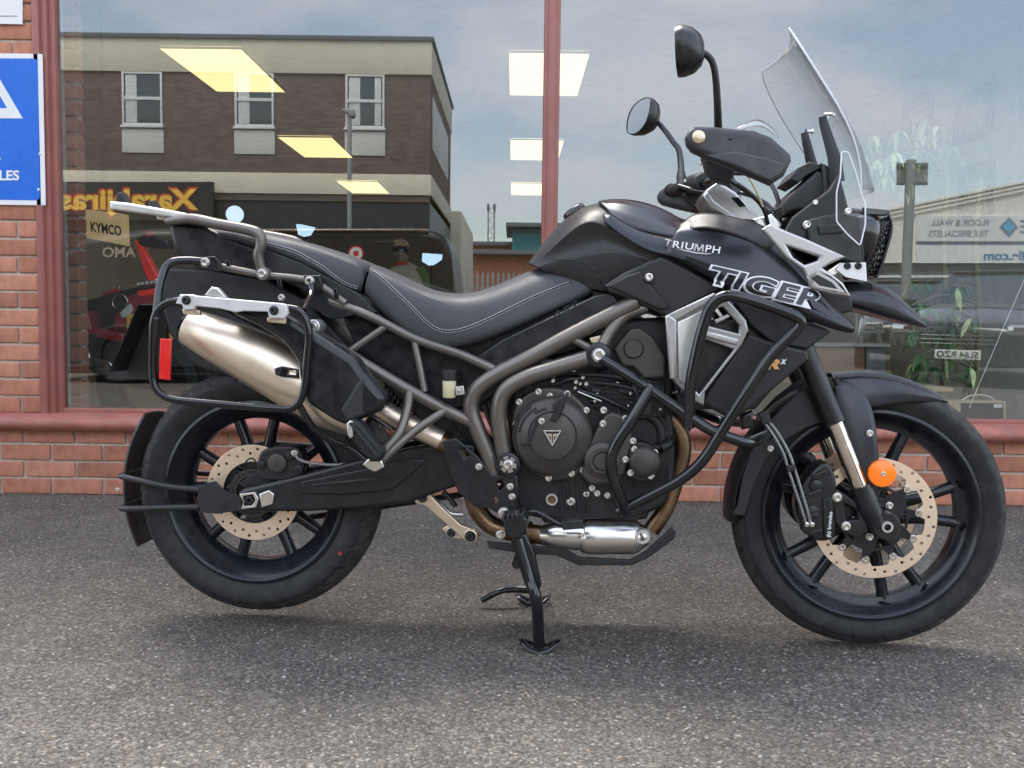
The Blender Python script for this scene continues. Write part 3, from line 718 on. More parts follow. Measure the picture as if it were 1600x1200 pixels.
# ---- frame
def FT(name, pts, r, **k): return BT(name, pts, r, 'frame_bronze', bike, 16, mirror=True, **k)
FT('frame_tube', [(995, 472, .155), (900, 520, .16), (830, 558, .16), (775, 586, .16), (744, 610, .16), (736, 638, .16), (746, 670, .16), (765, 715, .158), (774, 748, .155)], .0200)
FT('frame_tube', [(932, 555, .175), (870, 574, .178), (822, 590, .178), (790, 610, .178), (779, 642, .176), (784, 690, .172), (791, 722, .168)], .0190)
FT('frame_tube', [(1010, 480, .15), (978, 492, .155), (955, 516, .162), (936, 552, .172)], .0150)
FT('frame_tube', [(880, 524, .162), (905, 535, .166), (936, 553, .172)], .0095)
FT('frame_tube', [(492, 522, .165), (560, 563, .165), (640, 610, .165), (700, 642, .165), (746, 664, .162)], .0145)
FT('frame_tube', [(515, 470, .14), (580, 495, .148), (650, 530, .15), (720, 554, .155), (778, 580, .158)], .0115)
FT('frame_tube', [(606, 508, .148), (548, 548, .16)], .009)
FT('frame_tube', [(648, 535, .15), (664, 612, .163)], .009)
ph_ = FT('peg_hanger', [(640, 612, .17), (636, 640, .18), (624, 676, .20), (605, 700, .215), (590, 722, .22)], .0115)
FT('peg_hanger', [(695, 642, .17), (650, 672, .19), (615, 702, .21), (594, 722, .22)], .0105)
blathe('frame_lug', 935, 555, disc_prof(.030, .13, .196, .006), 'black_satin', bike, seg=28); bolt(935, 555, .196, .0125, bike)
plate('pivot_plate', [(690, 690), (712, 684), (745, 712), (770, 742), (808, 742), (810, 775), (806, 800), (785, 806), (766, 796), (742, 792), (716, 770), (700, 730)], .178, .012, 'black_satin', bike, bev=.003, holes=[[(716, 700), (726, 700), (734, 712), (726, 716)], [(776, 752), (785, 750), (788, 760), (780, 768)], [(772, 776), (780, 780), (774, 790)]], mirror=True)
btext('plate_lettering', 'TYC', (727, 752), (26, 16), (-6, 9), .1785, 'engine_dark', bike, off=.03)
pv = blathe('pivot_nut', 794, 726, disc_prof(.0285, .15, .196, .004), 'black_satin', bike, seg=36)
lathe('pivot_ring', [(.0145, .195), (.0145, .1985), (.0195, .1985), (.0205, .197), (.0205, .195)], (B(794, 726, .197).x, B(794, 726, .197).z), 'bolt_steel', pv, seg=30)
for k in range(6):
    c = B(794, 726, .199); p = pol((c.x, c.z), .0172, k*60+20)
    lathe('ring_notch', [(0, .1985), (.0032, .1992), (.0036, .198)], p, 'black_satin', pv, seg=10)
bolt(794, 726, .197, .011, pv)
for (x, y, w) in ((748, 729, .182), (797, 760, .18), (800, 776, .18), (787, 801, .18)): bolt(x, y, w, .0068 if y < 790 else .011, bike)
# pedal, pegs and stand
BT('brake_pedal', [(800, 822, .20), (830, 800, .205), (850, 806, .21), (872, 818, .212), (890, 824, .215)], .0065, 'black_gloss', bike, 10)
plate('brake_pedal_pad', [(876, 816), (910, 812), (912, 826), (880, 829)], .232, .03, 'black_plastic', bike, bev=.003)
pg = plate('footpeg', [(785, 806), (812, 800), (824, 812), (822, 832), (806, 846), (790, 838)], .255, .09, 'black_gloss', bike, bev=.006)
for k in range(5): box('peg_rib', B(788+7.5*k, 806-1.2*k, .245), (.006, .07, .012), 'black_plastic', pg, .002)
bolt(782, 835, .18, .009, bike)
pp = plate('passenger_footpeg', [(541, 664), (549, 655), (561, 660), (598, 707), (592, 722), (578, 722), (546, 684)], .290, .05, 'rubber', bike, bev=.008)
plate('peg_end_cap', [(541, 662), (546, 657), (551, 659), (552, 682), (547, 686), (543, 680)], .296, .02, 'alloy', pp, bev=.003)
for k in range(7):
    t = k/6; box('peg_rib', B(552+36*t, 664+44*t, .293), (.005, .03, .016), 'rubber', pp, .0015, (0, R(-40), 0))
plate('peg_clevis', [(566, 726), (578, 714), (596, 718), (600, 730), (586, 738), (578, 735)], .245, .035, 'chrome', bike, bev=.003)
BT('heel_loop', [(522, 652, .19), (552, 634, .20), (568, 640, .20), (612, 672, .19)], .0045, 'black_gloss', bike, 8)
plate('hanger_bracket', [(584, 664), (594, 652), (608, 684), (602, 694), (590, 686)], .185, .006, 'engine_grey', bike, bev=.001, holes=[[(589, 668), (594, 664), (596, 676), (591, 676)]])
lk = plate('suspension_link', [(644, 770), (652, 764), (668, 766), (675, 776), (720, 820), (742, 826), (746, 840), (734, 848), (722, 842), (666, 792), (650, 788)], .10, .014, 'link_bronze', bike, bev=.003, sm=2)
blathe('link_eye', 660, 777, disc_prof(.0155, .08, .106, .003), 'link_bronze', lk, seg=24); bolt(660, 777, .105, .010, lk, mat='engine_dark')
blathe('link_eye', 735, 838, disc_prof(.0175, .08, .106, .003), 'link_bronze', lk, seg=24); bolt(735, 838, .105, .011, lk, mat='engine_dark')
plate('suspension_rocker', [(690, 826), (700, 820), (714, 824), (750, 838), (740, 846), (704, 842)], .09, .04, 'link_bronze', bike, bev=.004)
blathe('link_eye', 705, 832, disc_prof(.014, .06, .096, .003), 'alloy', bike, seg=24); bolt(705, 832, .095, .009, bike, mat='engine_dark')
BT('drain_hose', [(668, 772, .08), (690, 790, .08), (704, 802, .08), (724, 804, .08)], .006, 'alloy', bike, 10)
BT('sensor_plug', [(692, 768, .09), (704, 780, .09), (712, 792, .09)], .007, 'black_plastic', bike, 8)
def toB(p): return BI @ p
cst = plate('centre_stand', [(797, 838), (822, 834), (834, 862), (846, 914), (840, 930), (824, 905), (806, 862)], .155, .03, 'black_gloss', bike, bev=.005)
gn = toB(G(846, 1018)); gf = toB(G(836, 946))
sweep('stand_leg', catmull([B(808, 842, .15), B(826, 900, .155), B(838, 938, (-B(838, 938, .17).y)), Vector((gn.x-.006, gn.y+.004, gn.z+.012))], 6), [.016, .0155, .0145, .0145], 'black_gloss', cst, 16)
wf = -gf.y
sweep('stand_leg', catmull([Vector((B(815, 850, .1).x, .11, B(815, 850, .1).z)), Vector((gf.x-.01, gf.y-.01, gf.z+.12)), Vector((gf.x, gf.y, .012))], 6), [.016, .0145, .0145], 'black_gloss', cst, 14)
pm = (B(815, 858, .0)); sweep('stand_crossbar', [Vector((pm.x, -.15, pm.z)), Vector((pm.x, .12, pm.z))], .012, 'black_gloss', cst, 12)
for g_, nm in ((gn, 'stand_foot'), (gf, 'stand_foot')):
    hoop = [Vector((g_.x+.045*math.cos(a)-.006, g_.y+.028*math.sin(a)+.012, .014+.012*math.cos(a*2))) for a in [k*.5236 for k in range(12)]]
    sweep(nm, hoop, .0075, 'black_gloss', cst, 8, closed=True, flat=((0, 0, 1), .55))
    pd = box(nm, (g_.x, g_.y, .0055), (.036, .026, .011), 'black_gloss', cst, .003)
ga = toB(G(752, 944, .012))
sweep('stand_lever', catmull([Vector((gf.x-.01, gf.y-.02, .05)), Vector((gf.x-.055, gf.y-.02, .05)), Vector((ga.x+.05, ga.y+.01, .048)), Vector((ga.x, ga.y, .022))], 6), [.011, .010, .0095, .0085], 'black_gloss', cst, 12)
BT('stand_spring', [(825, 860, .12), (836, 900, .13)], .009, 'engine_dark', cst, 10)
# ---- engine
eng = plate('engine_block', [(806, 612), (850, 590), (930, 586), (1010, 600), (1050, 640), (1052, 760), (1020, 800), (940, 812), (850, 812), (808, 790), (798, 700)], .135, .27, 'engine_dark', bike, bev=.01, sm=2)
hd = plate('cylinder_head', [(850, 560), (900, 545), (940, 500), (1045, 496), (1056, 590), (1050, 650), (960, 640), (890, 612)], .125, .25, 'engine_dark', bike, bev=.012)
plate('airbox', [(520, 462), (600, 492), (690, 545), (780, 516), (880, 474), (985, 450), (985, 520), (900, 570), (800, 600), (745, 640), (700, 640), (560, 555)], .10, .2, 'black_satin', bike, bev=.01)
plate('inner_panel', [(560, 560), (700, 636), (735, 660), (745, 700), (690, 690), (640, 640), (600, 600)], .085, .05, 'black_satin', bike, bev=.006)
cc = plate('clutch_cover', [(800, 660), (806, 632), (828, 612), (856, 605), (888, 611), (914, 634), (924, 664), (924, 700), (912, 732), (888, 748), (856, 750), (826, 736), (806, 706)], .165, .05, 'engine_grey', bike, bev=.008, sm=3, res=3)
blathe('clutch_dome', 862, 684, [(0, .200), (.052, .200), (.058, .1985), (.062, .1955), (.082, .190), (.093, .181), (.0965, .170), (.0965, .15)], 'engine_grey', cc, seg=64)
blathe('clutch_dome', 863, 681, [(.0, .2045), (.0530, .2045), (.0560, .203), (.0575, .199)], 'engine_grey', cc, seg=64)
c = B(863, 681, .2045); lathe('groove_shade', [(.0535, .2042), (.0545, .2052), (.0570, .2052), (.0580, .2035)], (c.x, c.z), 'engine_dark', cc, seg=64)  # dark raised ring stands in for the shade of a groove
for a0, a1, rr in ((118, 172, .078), (100, 125, .070), (125, 200, .088)):
    c = B(862, 684, .19); lathe('cover_rib', [(rr-.0035, .185), (rr-.003, .196-(rr-.07)*.35), (rr+.003, .195-(rr-.07)*.35), (rr+.0035, .182)], (c.x, c.z), 'engine_dark', cc, seg=16, a0=a0, a1=a1)
plate('cable_arm', [(862, 632), (880, 618), (890, 612), (884, 628), (876, 650), (868, 660), (858, 656), (866, 644)], .213, .012, 'engine_dark', cc, bev=.003)
plate('cable_arm', [(838, 652), (848, 650), (832, 690), (826, 698), (812, 694), (820, 690)], .205, .012, 'engine_dark', cc, bev=.003)
ac = plate('alternator_cover', [(946, 648), (958, 644), (984, 654), (988, 690), (976, 740), (950, 756), (922, 758), (908, 742), (916, 706), (930, 676)], .180, .07, 'engine_grey', bike, bev=.007, res=3)
blathe('alternator_dome', 941, 720, [(0, .193), (.030, .193), (.033, .190), (.041, .187), (.044, .176)], 'engine_grey', ac, seg=48)
blathe('alternator_dome', 941, 720, [(.0185, .1932), (.020, .1945), (.0225, .1945), (.024, .1932)], 'engine_dark', ac, seg=48)
wp = plate('water_pump', [(984, 700), (1000, 690), (1024, 700), (1034, 726), (1022, 750), (996, 754), (982, 738)], .178, .07, 'engine_dark', bike, bev=.006, sm=2)
blathe('pump_dome', 1008, 723, [(0, .200), (.022, .199), (.031, .195), (.036, .187), (.037, .17)], 'engine_grey', wp, seg=40)
oc = plate('cam_cover', [(958, 545), (984, 514), (1000, 512), (1022, 528), (1040, 556), (1040, 590), (1006, 592), (990, 574), (972, 572)], .150, .05, 'engine_grey', hd, bev=.006)
blathe('cam_dome', 990, 545, [(0, .156), (.020, .156), (.024, .152), (.025, .145)], 'engine_grey', hd, seg=36)
plate('cylinder_block', [(900, 590), (960, 574), (1040, 600), (1040, 650), (985, 660), (930, 640)], .145, .05, 'engine_dark', hd, bev=.006)
for (x0, y0, x1, y1) in ((905, 585, 985, 594), (905, 610, 980, 640), (930, 598, 1000, 612), (990, 600, 1000, 640), (870, 600, 905, 592)):
    BT('hose', [(x0, y0, .155), ((x0+x1)/2, (y0+y1)/2-3, .16), (x1, y1, .155)], .0055, 'black_satin', bike, 8)
BT('engine_cable', [(903, 612, .172), (920, 619, .175), (940, 627, .17)], .0018, 'alloy', bike, 6)
BT('coolant_hose', [(1030, 700, .15), (1045, 690, .13), (1050, 660, .10), (1048, 620, .08)], .014, 'black_satin', bike, 12)
BT('coolant_hose', [(960, 610, .13), (1000, 640, .135), (1028, 662, .13), (1034, 690, .13)], .012, 'black_satin', bike, 12)
sp_ = plate('sump', [(836, 742), (900, 752), (1000, 760), (1030, 770), (1010, 812), (930, 822), (850, 818), (830, 790)], .120, .24, 'engine_dark', bike, bev=.01)
for x in (872, 884, 898, 912): plate('sump_rib', [(x, 752), (x+3, 752), (x+9, 800), (x+5, 800)], .143, .02, 'engine_dark', sp_, bev=.001)
lathe('sight_glass', [(.0105, .13), (.0105, .146), (.0140, .146), (.0145, .143), (.0145, .13)], (B(862, 781, .146).x, B(862, 781, .146).z), 'alloy', sp_, seg=28)
blathe('sight_window', 862, 781, [(0, .141), (.0105, .141), (.0105, .13)], 'header_steel', sp_, seg=20)
for i, (x, y) in enumerate(((841, 612), (886, 615), (859, 619), (811, 628), (806, 662), (916, 641), (921, 677), (919, 702), (911, 735), (893, 740), (857, 747))): bolt(x, y, .166, .0062, cc)
bolt(846, 658, .207, .0062, cc)
for (x, y) in ((942, 662), (977, 654), (943, 641)): bolt(x, y, .181, .0064, ac)
for (x, y) in ((925, 763), (916, 772), (933, 771), (949, 774)): bolt(x, y, .14, .0060, eng)
for (x, y) in ((989, 689), (991, 702), (977, 718), (985, 739), (1023, 707), (1017, 744)): bolt(x, y, .180, .0062, wp)
bolt(892, 784, .137, .0085, sp_)
for (x, y) in ((864, 595), (900, 597), (916, 600), (833, 594), (896, 578)): bolt(x, y, .165, .0036, bike)
# maker's badge on the clutch cover
bdg = plate('badge', [(848.5, 672.5), (877.5, 672.5), (863, 697.5)], .2085, .004, 'ink', cc, bev=.001, rad=.002)
plate('badge_rim', [(848.5, 672.5), (877.5, 672.5), (863, 697.5)], .2095, .003, 'alloy', bdg, bev=.0006, holes=[[(851.5, 674.3), (874.5, 674.3), (863, 694)]], rad=.0015)
plate('badge_mark', [(853, 678), (862, 678), (862, 692), (860.5, 689), (860.5, 681), (858.5, 681), (858.5, 685), (857, 682.5), (857, 680), (854, 680)], .2098, .002, 'link_bronze', bdg, bev=.0003)
plate('badge_mark', [(873, 678), (864, 678), (864, 692), (865.5, 689), (865.5, 681), (867.5, 681), (867.5, 685), (869, 682.5), (869, 680), (872, 680)], .2098, .002, 'link_bronze', bdg, bev=.0003)
# fluid reservoir
c = B(702, 607, .18); p0 = Vector((c.x, c.y, c.z))
rv = sweep('fluid_reservoir', [p0+Vector((0, 0, -.022)), p0+Vector((0, 0, -.019)), p0+Vector((0, 0, .018)), p0+Vector((0, 0, .02))], [.013, .0155, .0165, .016], 'fluid', bike, 20)
sweep('reservoir_cap', [p0+Vector((0, 0, .0195)), p0+Vector((0, 0, .022)), p0+Vector((0, 0, .044))], [.018, .0185, .0175], 'black_plastic', rv, 20)
plate('reservoir_bracket', [(712, 604), (724, 603), (726, 616), (713, 618)], .19, .004, 'alloy', rv, bev=.001); bolt(716, 611, .19, .005, rv)
# ---- crash bars
def CB(pts, rad=.03, r=.0128): return BT('crash_bar', pts, r, 'black_gloss', bike, 16, rad=rad, mirror=True)
CB([(1076, 668, .255), (1078, 600, .265), (1092, 530, .27), (1110, 474, .275), (1136, 459, .28), (1195, 475, .285), (1258, 500, .275), (1238, 522, .272), (1206, 552, .27), (1160, 622, .27), (1130, 670, .265), (1098, 722, .255), (1062, 752, .24), (1010, 778, .22), (966, 800, .20)], .035)
CB([(940, 560, .19), (1000, 598, .225), (1060, 640, .25), (1112, 674, .262), (1168, 694, .24), (1200, 680, .12)], .03)
CB([(1016, 608, .235), (985, 660, .245), (958, 700, .245), (953, 730, .24), (968, 775, .225), (978, 800, .20)], .03, .0135)
for (x, y, w) in ((1013, 608, .238), (1072, 648, .256), (1126, 676, .264)): blathe('bar_collar', x, y, disc_prof(.014, w-.02, w+.006, .004), 'black_gloss', bike, seg=16)
# ---- radiator side
plate('radiator', [(1050, 500), (1170, 500), (1250, 560), (1180, 640), (1060, 640), (1046, 560)], .16, .30, 'black_satin', bike, bev=.006)
# ---- tank (right half, mirrored about the middle)
tk = [
 [(824, 412, 0), (846, 380, 0), (880, 338, 0), (912, 319, 0), (946, 312, 0), (990, 312, 0), (1032, 320, 0), (1062, 338, 0), (1110, 348, 0)],
 [(826, 411, .035), (850, 381, .05), (888, 338, .055), (922, 319, .06), (958, 316, .065), (1000, 322, .07), (1036, 333, .075), (1066, 348, .08), (1112, 356, .08)],
 [(829, 412, .060), (858, 380, .085), (905, 340, .095), (938, 322, .100), (985, 352, .120), (1024, 358, .130), (1050, 362, .135), (1075, 366, .14), (1120, 372, .14)],
 [(832, 413, .075), (866, 385, .100), (912, 341, .118), (944, 350, .130), (982, 376, .155), (1016, 393, .168), (1046, 390, .172), (1078, 394, .17), (1125, 400, .16)],
 [(836, 415, .082), (872, 396, .100), (926, 372, .104), (946, 376, .112), (980, 388, .140), (1014, 402, .158), (1046, 402, .165), (1080, 410, .16), (1125, 420, .15)],
 [(840, 417, .088), (878, 404, .106), (908, 402, .112), (938, 391, .124), (975, 394, .144), (1010, 408, .158), (1046, 416, .16), (1080, 424, .155), (1125, 430, .145)],
 [(848, 422, .092), (888, 420, .108), (918, 428, .116), (944, 424, .126), (974, 420, .142), (1006, 428, .152), (1046, 436, .15), (1080, 440, .145), (1125, 440, .135)],
 [(860, 430, .085), (895, 440, .10), (925, 452, .108), (945, 455, .115), (975, 455, .12), (1006, 455, .13), (1046, 455, .13), (1080, 455, .125), (1125, 455, .12)]]
tank = grid('fuel_tank', tk, 'tank_matt', bike, sub=3, both=True, crease=(3, 5), cw=.95)
tt = [
 [(930, 314.5, .045), (960, 309, .045), (1000, 313, .05), (1036, 325, .055), (1068, 343, .06)],
 [(938, 317, .070), (966, 316, .075), (1004, 327, .085), (1040, 341, .09), (1070, 353, .09)],
 [(946, 323, .090), (974, 334, .110), (1010, 345, .120), (1044, 354, .124), (1074, 362, .125)],
 [(954, 334, .112), (982, 354, .136), (1018, 364, .146), (1048, 369, .150), (1078, 374, .15)]]
grid('tank_cover', tt, 'graphite_paint', tank, sub=2, thick=.004, mirror=True, crease=(1, 2), cw=.55)
tf = [
 [(946, 326, .112), (985, 356, .138), (1024, 368, .150), (1054, 372, .156), (1090, 378, .16)],
 [(940, 336, .128), (984, 366, .158), (1020, 384, .172), (1052, 386, .176), (1092, 392, .178)],
 [(946, 348, .140), (984, 376, .166), (1016, 394, .178), (1048, 400, .182), (1094, 408, .185)]]
grid('tank_flank', tf, 'graphite_paint', tank, sub=2, thick=.004, mirror=True)
cp = B(896, 329, 0); sweep('filler_cap', [cp+Vector((.004, 0, -.006)), cp+Vector((-.001, 0, .0015)), cp+Vector((-.0035, 0, .005))], [.031, .030, .024], 'black_gloss', tank, 28)
# ---- seats
def seat(name, rows, mat, sub=2): return grid(name, rows, mat, bike, sub=sub, both=True, crease=(3,), cw=.35)
rs = [
 [(582, 412, 0), (604, 424, 0), (650, 446, 0), (700, 459, 0), (748, 456, 0), (800, 432, 0), (840, 414, 0), (880, 416, 0)],
 [(580, 414, .08), (602, 424, .09), (650, 448, .10), (700, 462, .10), (750, 460, .10), (805, 436, .07), (850, 418, .055), (888, 418, .05)],
 [(578, 416, .115), (600, 426, .125), (648, 452, .14), (698, 470, .15), (754, 470, .145), (815, 440, .11), (865, 422, .09), (905, 426, .08)],
 [(577, 424, .125), (600, 442, .135), (644, 482, .152), (694, 518, .162), (762, 500, .160), (828, 468, .130), (880, 444, .110), (912, 436, .10)],
 [(572, 438, .128), (592, 464, .138), (638, 510, .154), (692, 540, .163), (772, 515, .163), (842, 484, .138), (896, 462, .118), (922, 448, .106)],
 [(569, 456, .124), (590, 482, .132), (636, 526, .148), (690, 553, .155), (778, 524, .158), (850, 491, .134), (904, 468, .115), (926, 456, .10)],
 [(571, 462, .105), (592, 486, .11), (638, 530, .12), (690, 556, .125), (780, 527, .13), (852, 494, .11), (906, 470, .10), (926, 460, .08)]]
rseat = seat('rider_seat', rs, 'seat_vinyl')
ps = [
 [(318, 352, 0), (352, 351, 0), (400, 360, 0), (450, 370, 0), (500, 384, 0), (545, 400, 0), (568, 408, 0), (574, 424, 0)],
 [(322, 354, .07), (354, 353, .085), (402, 361, .09), (452, 371, .095), (502, 385, .10), (548, 401, .10), (568, 409, .10), (573, 426, .095)],
 [(326, 358, .10), (358, 357, .115), (406, 366, .12), (456, 376, .125), (506, 391, .13), (550, 408, .13), (566, 416, .125), (571, 432, .12)],
 [(332, 364, .112), (364, 367, .124), (408, 379, .132), (456, 392, .138), (504, 418, .140), (536, 438, .138), (558, 448, .13), (566, 447, .12)],
 [(340, 370, .11), (372, 377, .122), (414, 390, .13), (460, 404, .136), (502, 426, .138), (534, 446, .135), (556, 455, .128), (565, 455, .115)],
 [(346, 373, .09), (378, 381, .10), (418, 394, .11), (462, 408, .116), (504, 430, .118), (536, 450, .115), (556, 458, .11), (565, 458, .10)]]
pseat = seat('passenger_seat', ps, 'seat_vinyl')
BV_R = bvh_of(rseat); BV_P = bvh_of(pseat)
def stitch(path, bvh, parent, w):
    # double row of short pale stitches lying on the seam
    P = catmull([B(x, y, w) for x, y in path], 14); v = []; f = []
    Q = []
    for p in P:
        h = bvh.ray_cast(Vector((p.x, -.6, p.z)), Vector((0, 1, 0)))
        if h[0] is not None: Q.append(h[0]+Vector((0, -.0012, 0)))
    if len(Q) < 4: return
    D = [Q[0]]; acc = 0
    for a, b_ in zip(Q, Q[1:]):
        n_ = max(1, int((b_-a).length/.001))
        for k in range(1, n_+1): D.append(a.lerp(b_, k/n_))
    for off in (.0028, -.0028):
        i = 0
        while i+4 < len(D):
            a, b_ = D[i], D[i+3]; t = (b_-a).normalized(); u = Vector((-t.z, 0, t.x)); n_ = Vector((0, -1, 0)); c0 = len(v)
            for e in (a, b_):
                for (s, l) in ((-.00075, 0), (0, .0007), (.00075, 0)): v.append(e+u*(off+s)+n_*l)
            f += [(c0, c0+1, c0+4, c0+3), (c0+1, c0+2, c0+5, c0+4)]; i += 5
    o = pyd('stitching', v, f, 'thread', parent); o['kind'] = 'stuff'
    sweep('seam', [q+Vector((0, .0008, 0)) for q in Q[::2]], .0016, 'black_plastic', parent, 6)
stitch([(579, 424), (600, 440), (644, 480), (670, 505), (694, 517), (724, 514), (762, 499), (828, 466), (868, 449), (892, 440)], BV_R, rseat, .15)
stitch([(372, 368), (408, 378), (456, 391), (480, 403), (504, 417), (536, 441), (558, 450)], BV_P, pseat, .135)
# ---- tail
plate('tail_cowl', [(262, 352), (280, 346), (318, 352), (352, 368), (420, 392), (500, 430), (560, 460), (600, 492), (640, 528), (600, 520), (520, 478), (470, 452), (420, 432), (352, 424), (300, 414), (272, 396)], .118, .236, 'black_satin', bike, bev=.012)
plate('tail_panel', [(400, 384), (470, 410), (560, 458), (590, 488), (560, 490), (500, 470), (452, 440), (404, 420)], .134, .02, 'black_plastic', bike, bev=.004, mirror=True)
plate('tail_panel', [(470, 470), (500, 452), (545, 486), (556, 492), (520, 500), (486, 482)], .15, .01, 'graphite_paint', bike, bev=.004)
plate('tail_infill', [(256, 418), (330, 420), (420, 438), (480, 470), (560, 560), (500, 540), (420, 500), (330, 470), (250, 470)], .10, .2, 'black_plastic', bike, bev=.008)
plate('inner_mudguard', [(250, 470), (330, 470), (420, 520), (480, 560), (540, 600), (600, 650), (560, 660), (480, 620), (380, 600), (300, 570), (262, 520)], .06, .12, 'black_plastic', bike, bev=.01)
lp = plate('plate_hanger', [(216, 476), (246, 474), (262, 500), (256, 560), (240, 594), (166, 592)], .0, .012, 'black_plastic', bike, bev=.002)
a_, b_ = B(215, 477, .088), B(170, 582, .088)
npv = [Vector((a_.x, -.088, a_.z)), Vector((a_.x, .088, a_.z)), Vector((b_.x, .088, b_.z)), Vector((b_.x, -.088, b_.z))]
nq = npv+[p+Vector((.003, 0, .001)) for p in npv]
pyd('number_plate', nq, [(0, 1, 2, 3), (7, 6, 5, 4), (0, 4, 5, 1), (1, 5, 6, 2), (2, 6, 7, 3), (3, 7, 4, 0)], 'black_satin', bike)
grab = BT('grab_rail', [(262, 346, .125), (300, 342, .14), (340, 350, .15), (384, 358, .155), (404, 366, .155), (408, 382, .155), (404, 400, .155), (410, 428, .150)], [.011, .0135, .0135, .0135, .0145, .0135, .013, .012], 'frame_bronze', bike, 14, mirror=True, flat=((0, 1, 0), 1.15))
blathe('rail_boss', 410, 428, disc_prof(.017, .14, .168, .004), 'frame_bronze', bike, seg=22); bolt(410, 428, .168, .0098, bike)
rk = plate('rear_rack', [(171, 314), (200, 317), (270, 329), (330, 341), (330, 350), (268, 340), (200, 331), (171, 327)], .135, .018, 'alloy', bike, bev=.005, mirror=True)  # bright alloy puts the white glare of a darker rail into its colour
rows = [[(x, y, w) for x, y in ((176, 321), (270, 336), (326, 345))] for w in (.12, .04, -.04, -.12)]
grid('rack_plate', rows, 'alloy', bike, sub=0, thick=.006)  # same bright alloy, glare put into the colour
plate('rack_stop', [(178, 316), (183, 301), (190, 300), (197, 312), (201, 320)], .10, .03, 'black_plastic', bike, bev=.004, mirror=True)
# ---- pannier frame
PF = [(440, 480, .275), (470, 484, .275), (484, 512, .275), (476, 610, .272), (462, 640, .27), (420, 638, .27), (262, 624, .268), (240, 606, .268), (238, 570, .268), (240, 490, .272), (262, 470, .275), (300, 470, .275), (370, 474, .275)]
P = fillet([B(*p) for p in PF], .035, 6, True)
pf_ = sweep('pannier_frame', P, .0092, 'black_gloss', bike, 14, closed=True)
mirrored(pf_)
BT('pannier_frame', [(243, 500, .272), (250, 440, .25), (262, 408, .235), (300, 406, .21), (345, 412, .18)], .0095, 'black_gloss', bike, 14, rad=.03, mirror=True)
BT('pannier_frame', [(485, 440, .165), (486, 460, .19), (474, 486, .265)], .0085, 'black_gloss', bike, 12, mirror=True)
BT('pannier_frame', [(468, 634, .268), (490, 668, .24), (520, 690, .21), (548, 700, .19), (580, 724, .20)], .0085, 'black_gloss', bike, 12)
plate('pannier_bracket', [(306, 402), (336, 400), (344, 410), (344, 424), (310, 420)], .205, .012, 'black_satin', bike, bev=.003); bolt(321, 410, .206, .0095, bike)
BT('subframe_rail', [(330, 414, .16), (380, 424, .155), (412, 430, .15), (486, 440, .15), (540, 474, .15)], .0095, 'frame_bronze', bike, 12, mirror=True)
plate('pannier_bracket', [(474, 430), (500, 430), (504, 446), (498, 456), (476, 454)], .165, .014, 'black_satin', bike, bev=.003); bolt(484, 439, .168, .0095, bike); bolt(440, 465, .16, .007, bike)
lb = plate('lock_bar', [(281, 460), (300, 460), (306, 462), (440, 474), (447, 476), (450, 490), (444, 498), (420, 497), (418, 487), (380, 486), (368, 488), (342, 482), (305, 478), (303, 484), (286, 484), (284, 476), (274, 474)], .296, .014, 'bracket_alloy', bike, bev=.0025)
bolt(291, 469, .2965, .0085, lb, mat='engine_dark'); bolt(428, 485, .2965, .0085, lb, mat='engine_dark')
plate('lock_catch', [(284, 483), (312, 485), (312, 493), (286, 491)], .288, .012, 'link_bronze', lb, bev=.002); plate('lock_catch', [(417, 496), (446, 498), (446, 506), (417, 503)], .288, .012, 'link_bronze', lb, bev=.002)
plate('tail_trim', [(318, 462), (330, 448), (340, 450), (354, 466)], .262, .02, 'alloy', bike, bev=.003)
plate('red_reflector', [(250, 529), (267, 530), (265, 594), (248, 592)], .281, .008, 'red_lens', bike, bev=.0015)
blathe('rubber_mount', 489, 510, disc_prof(.017, .15, .2, .004), 'alloy', bike, seg=26); bolt(489, 510, .2, .0105, bike)
plate('mount_tab', [(483, 514), (498, 516), (497, 530), (484, 524)], .185, .008, 'alloy', bike, bev=.0015)
# ---- shroud and side panels
shr = [
 [(1060, 350, .135), (1078, 336, .12), (1120, 334, .13), (1180, 344, .150), (1216, 366, .165), (1246, 402, .185), (1268, 440, .20), (1298, 476, .205), (1334, 506, .195)],
 [(1054, 362, .168), (1084, 356, .17), (1125, 354, .178), (1176, 364, .190), (1210, 386, .20), (1242, 420, .212), (1268, 454, .22), (1300, 484, .218), (1336, 509, .20)],
 [(1046, 380, .180), (1085, 376, .194), (1128, 382, .206), (1170, 396, .216), (1208, 418, .224), (1240, 444, .230), (1270, 468, .230), (1302, 492, .224), (1337, 512, .203)],
 [(1036, 397, .175), (1080, 408, .200), (1124, 428, .218), (1166, 448, .228), (1206, 464, .236), (1240, 478, .238), (1272, 493, .235), (1304, 506, .226), (1336, 517, .203)],
 [(1042, 402, .160), (1082, 420, .182), (1124, 442, .20), (1164, 462, .212), (1204, 478, .22), (1238, 491, .222), (1270, 503, .22), (1302, 515, .212), (1332, 522, .195)]]
shroud = grid('side_fairing', shr, 'graphite_paint', bike, sub=2, thick=.004, crease=(1, 3), cw=.6, mirror=True)
ul = [
 [(1066, 347, .13), (1084, 331, .125), (1120, 333, .135), (1180, 345, .155), (1216, 364, .165)],
 [(1070, 352, .145), (1088, 342, .15), (1124, 344, .162), (1178, 358, .182), (1212, 378, .192)],
 [(1080, 358, .175), (1100, 354, .182), (1132, 360, .192), (1176, 376, .203), (1204, 394, .208)]]
grid('fairing_shoulder', ul, 'tank_matt', bike, sub=2, thick=.004, crease=(1,), mirror=True, cw=1.0)
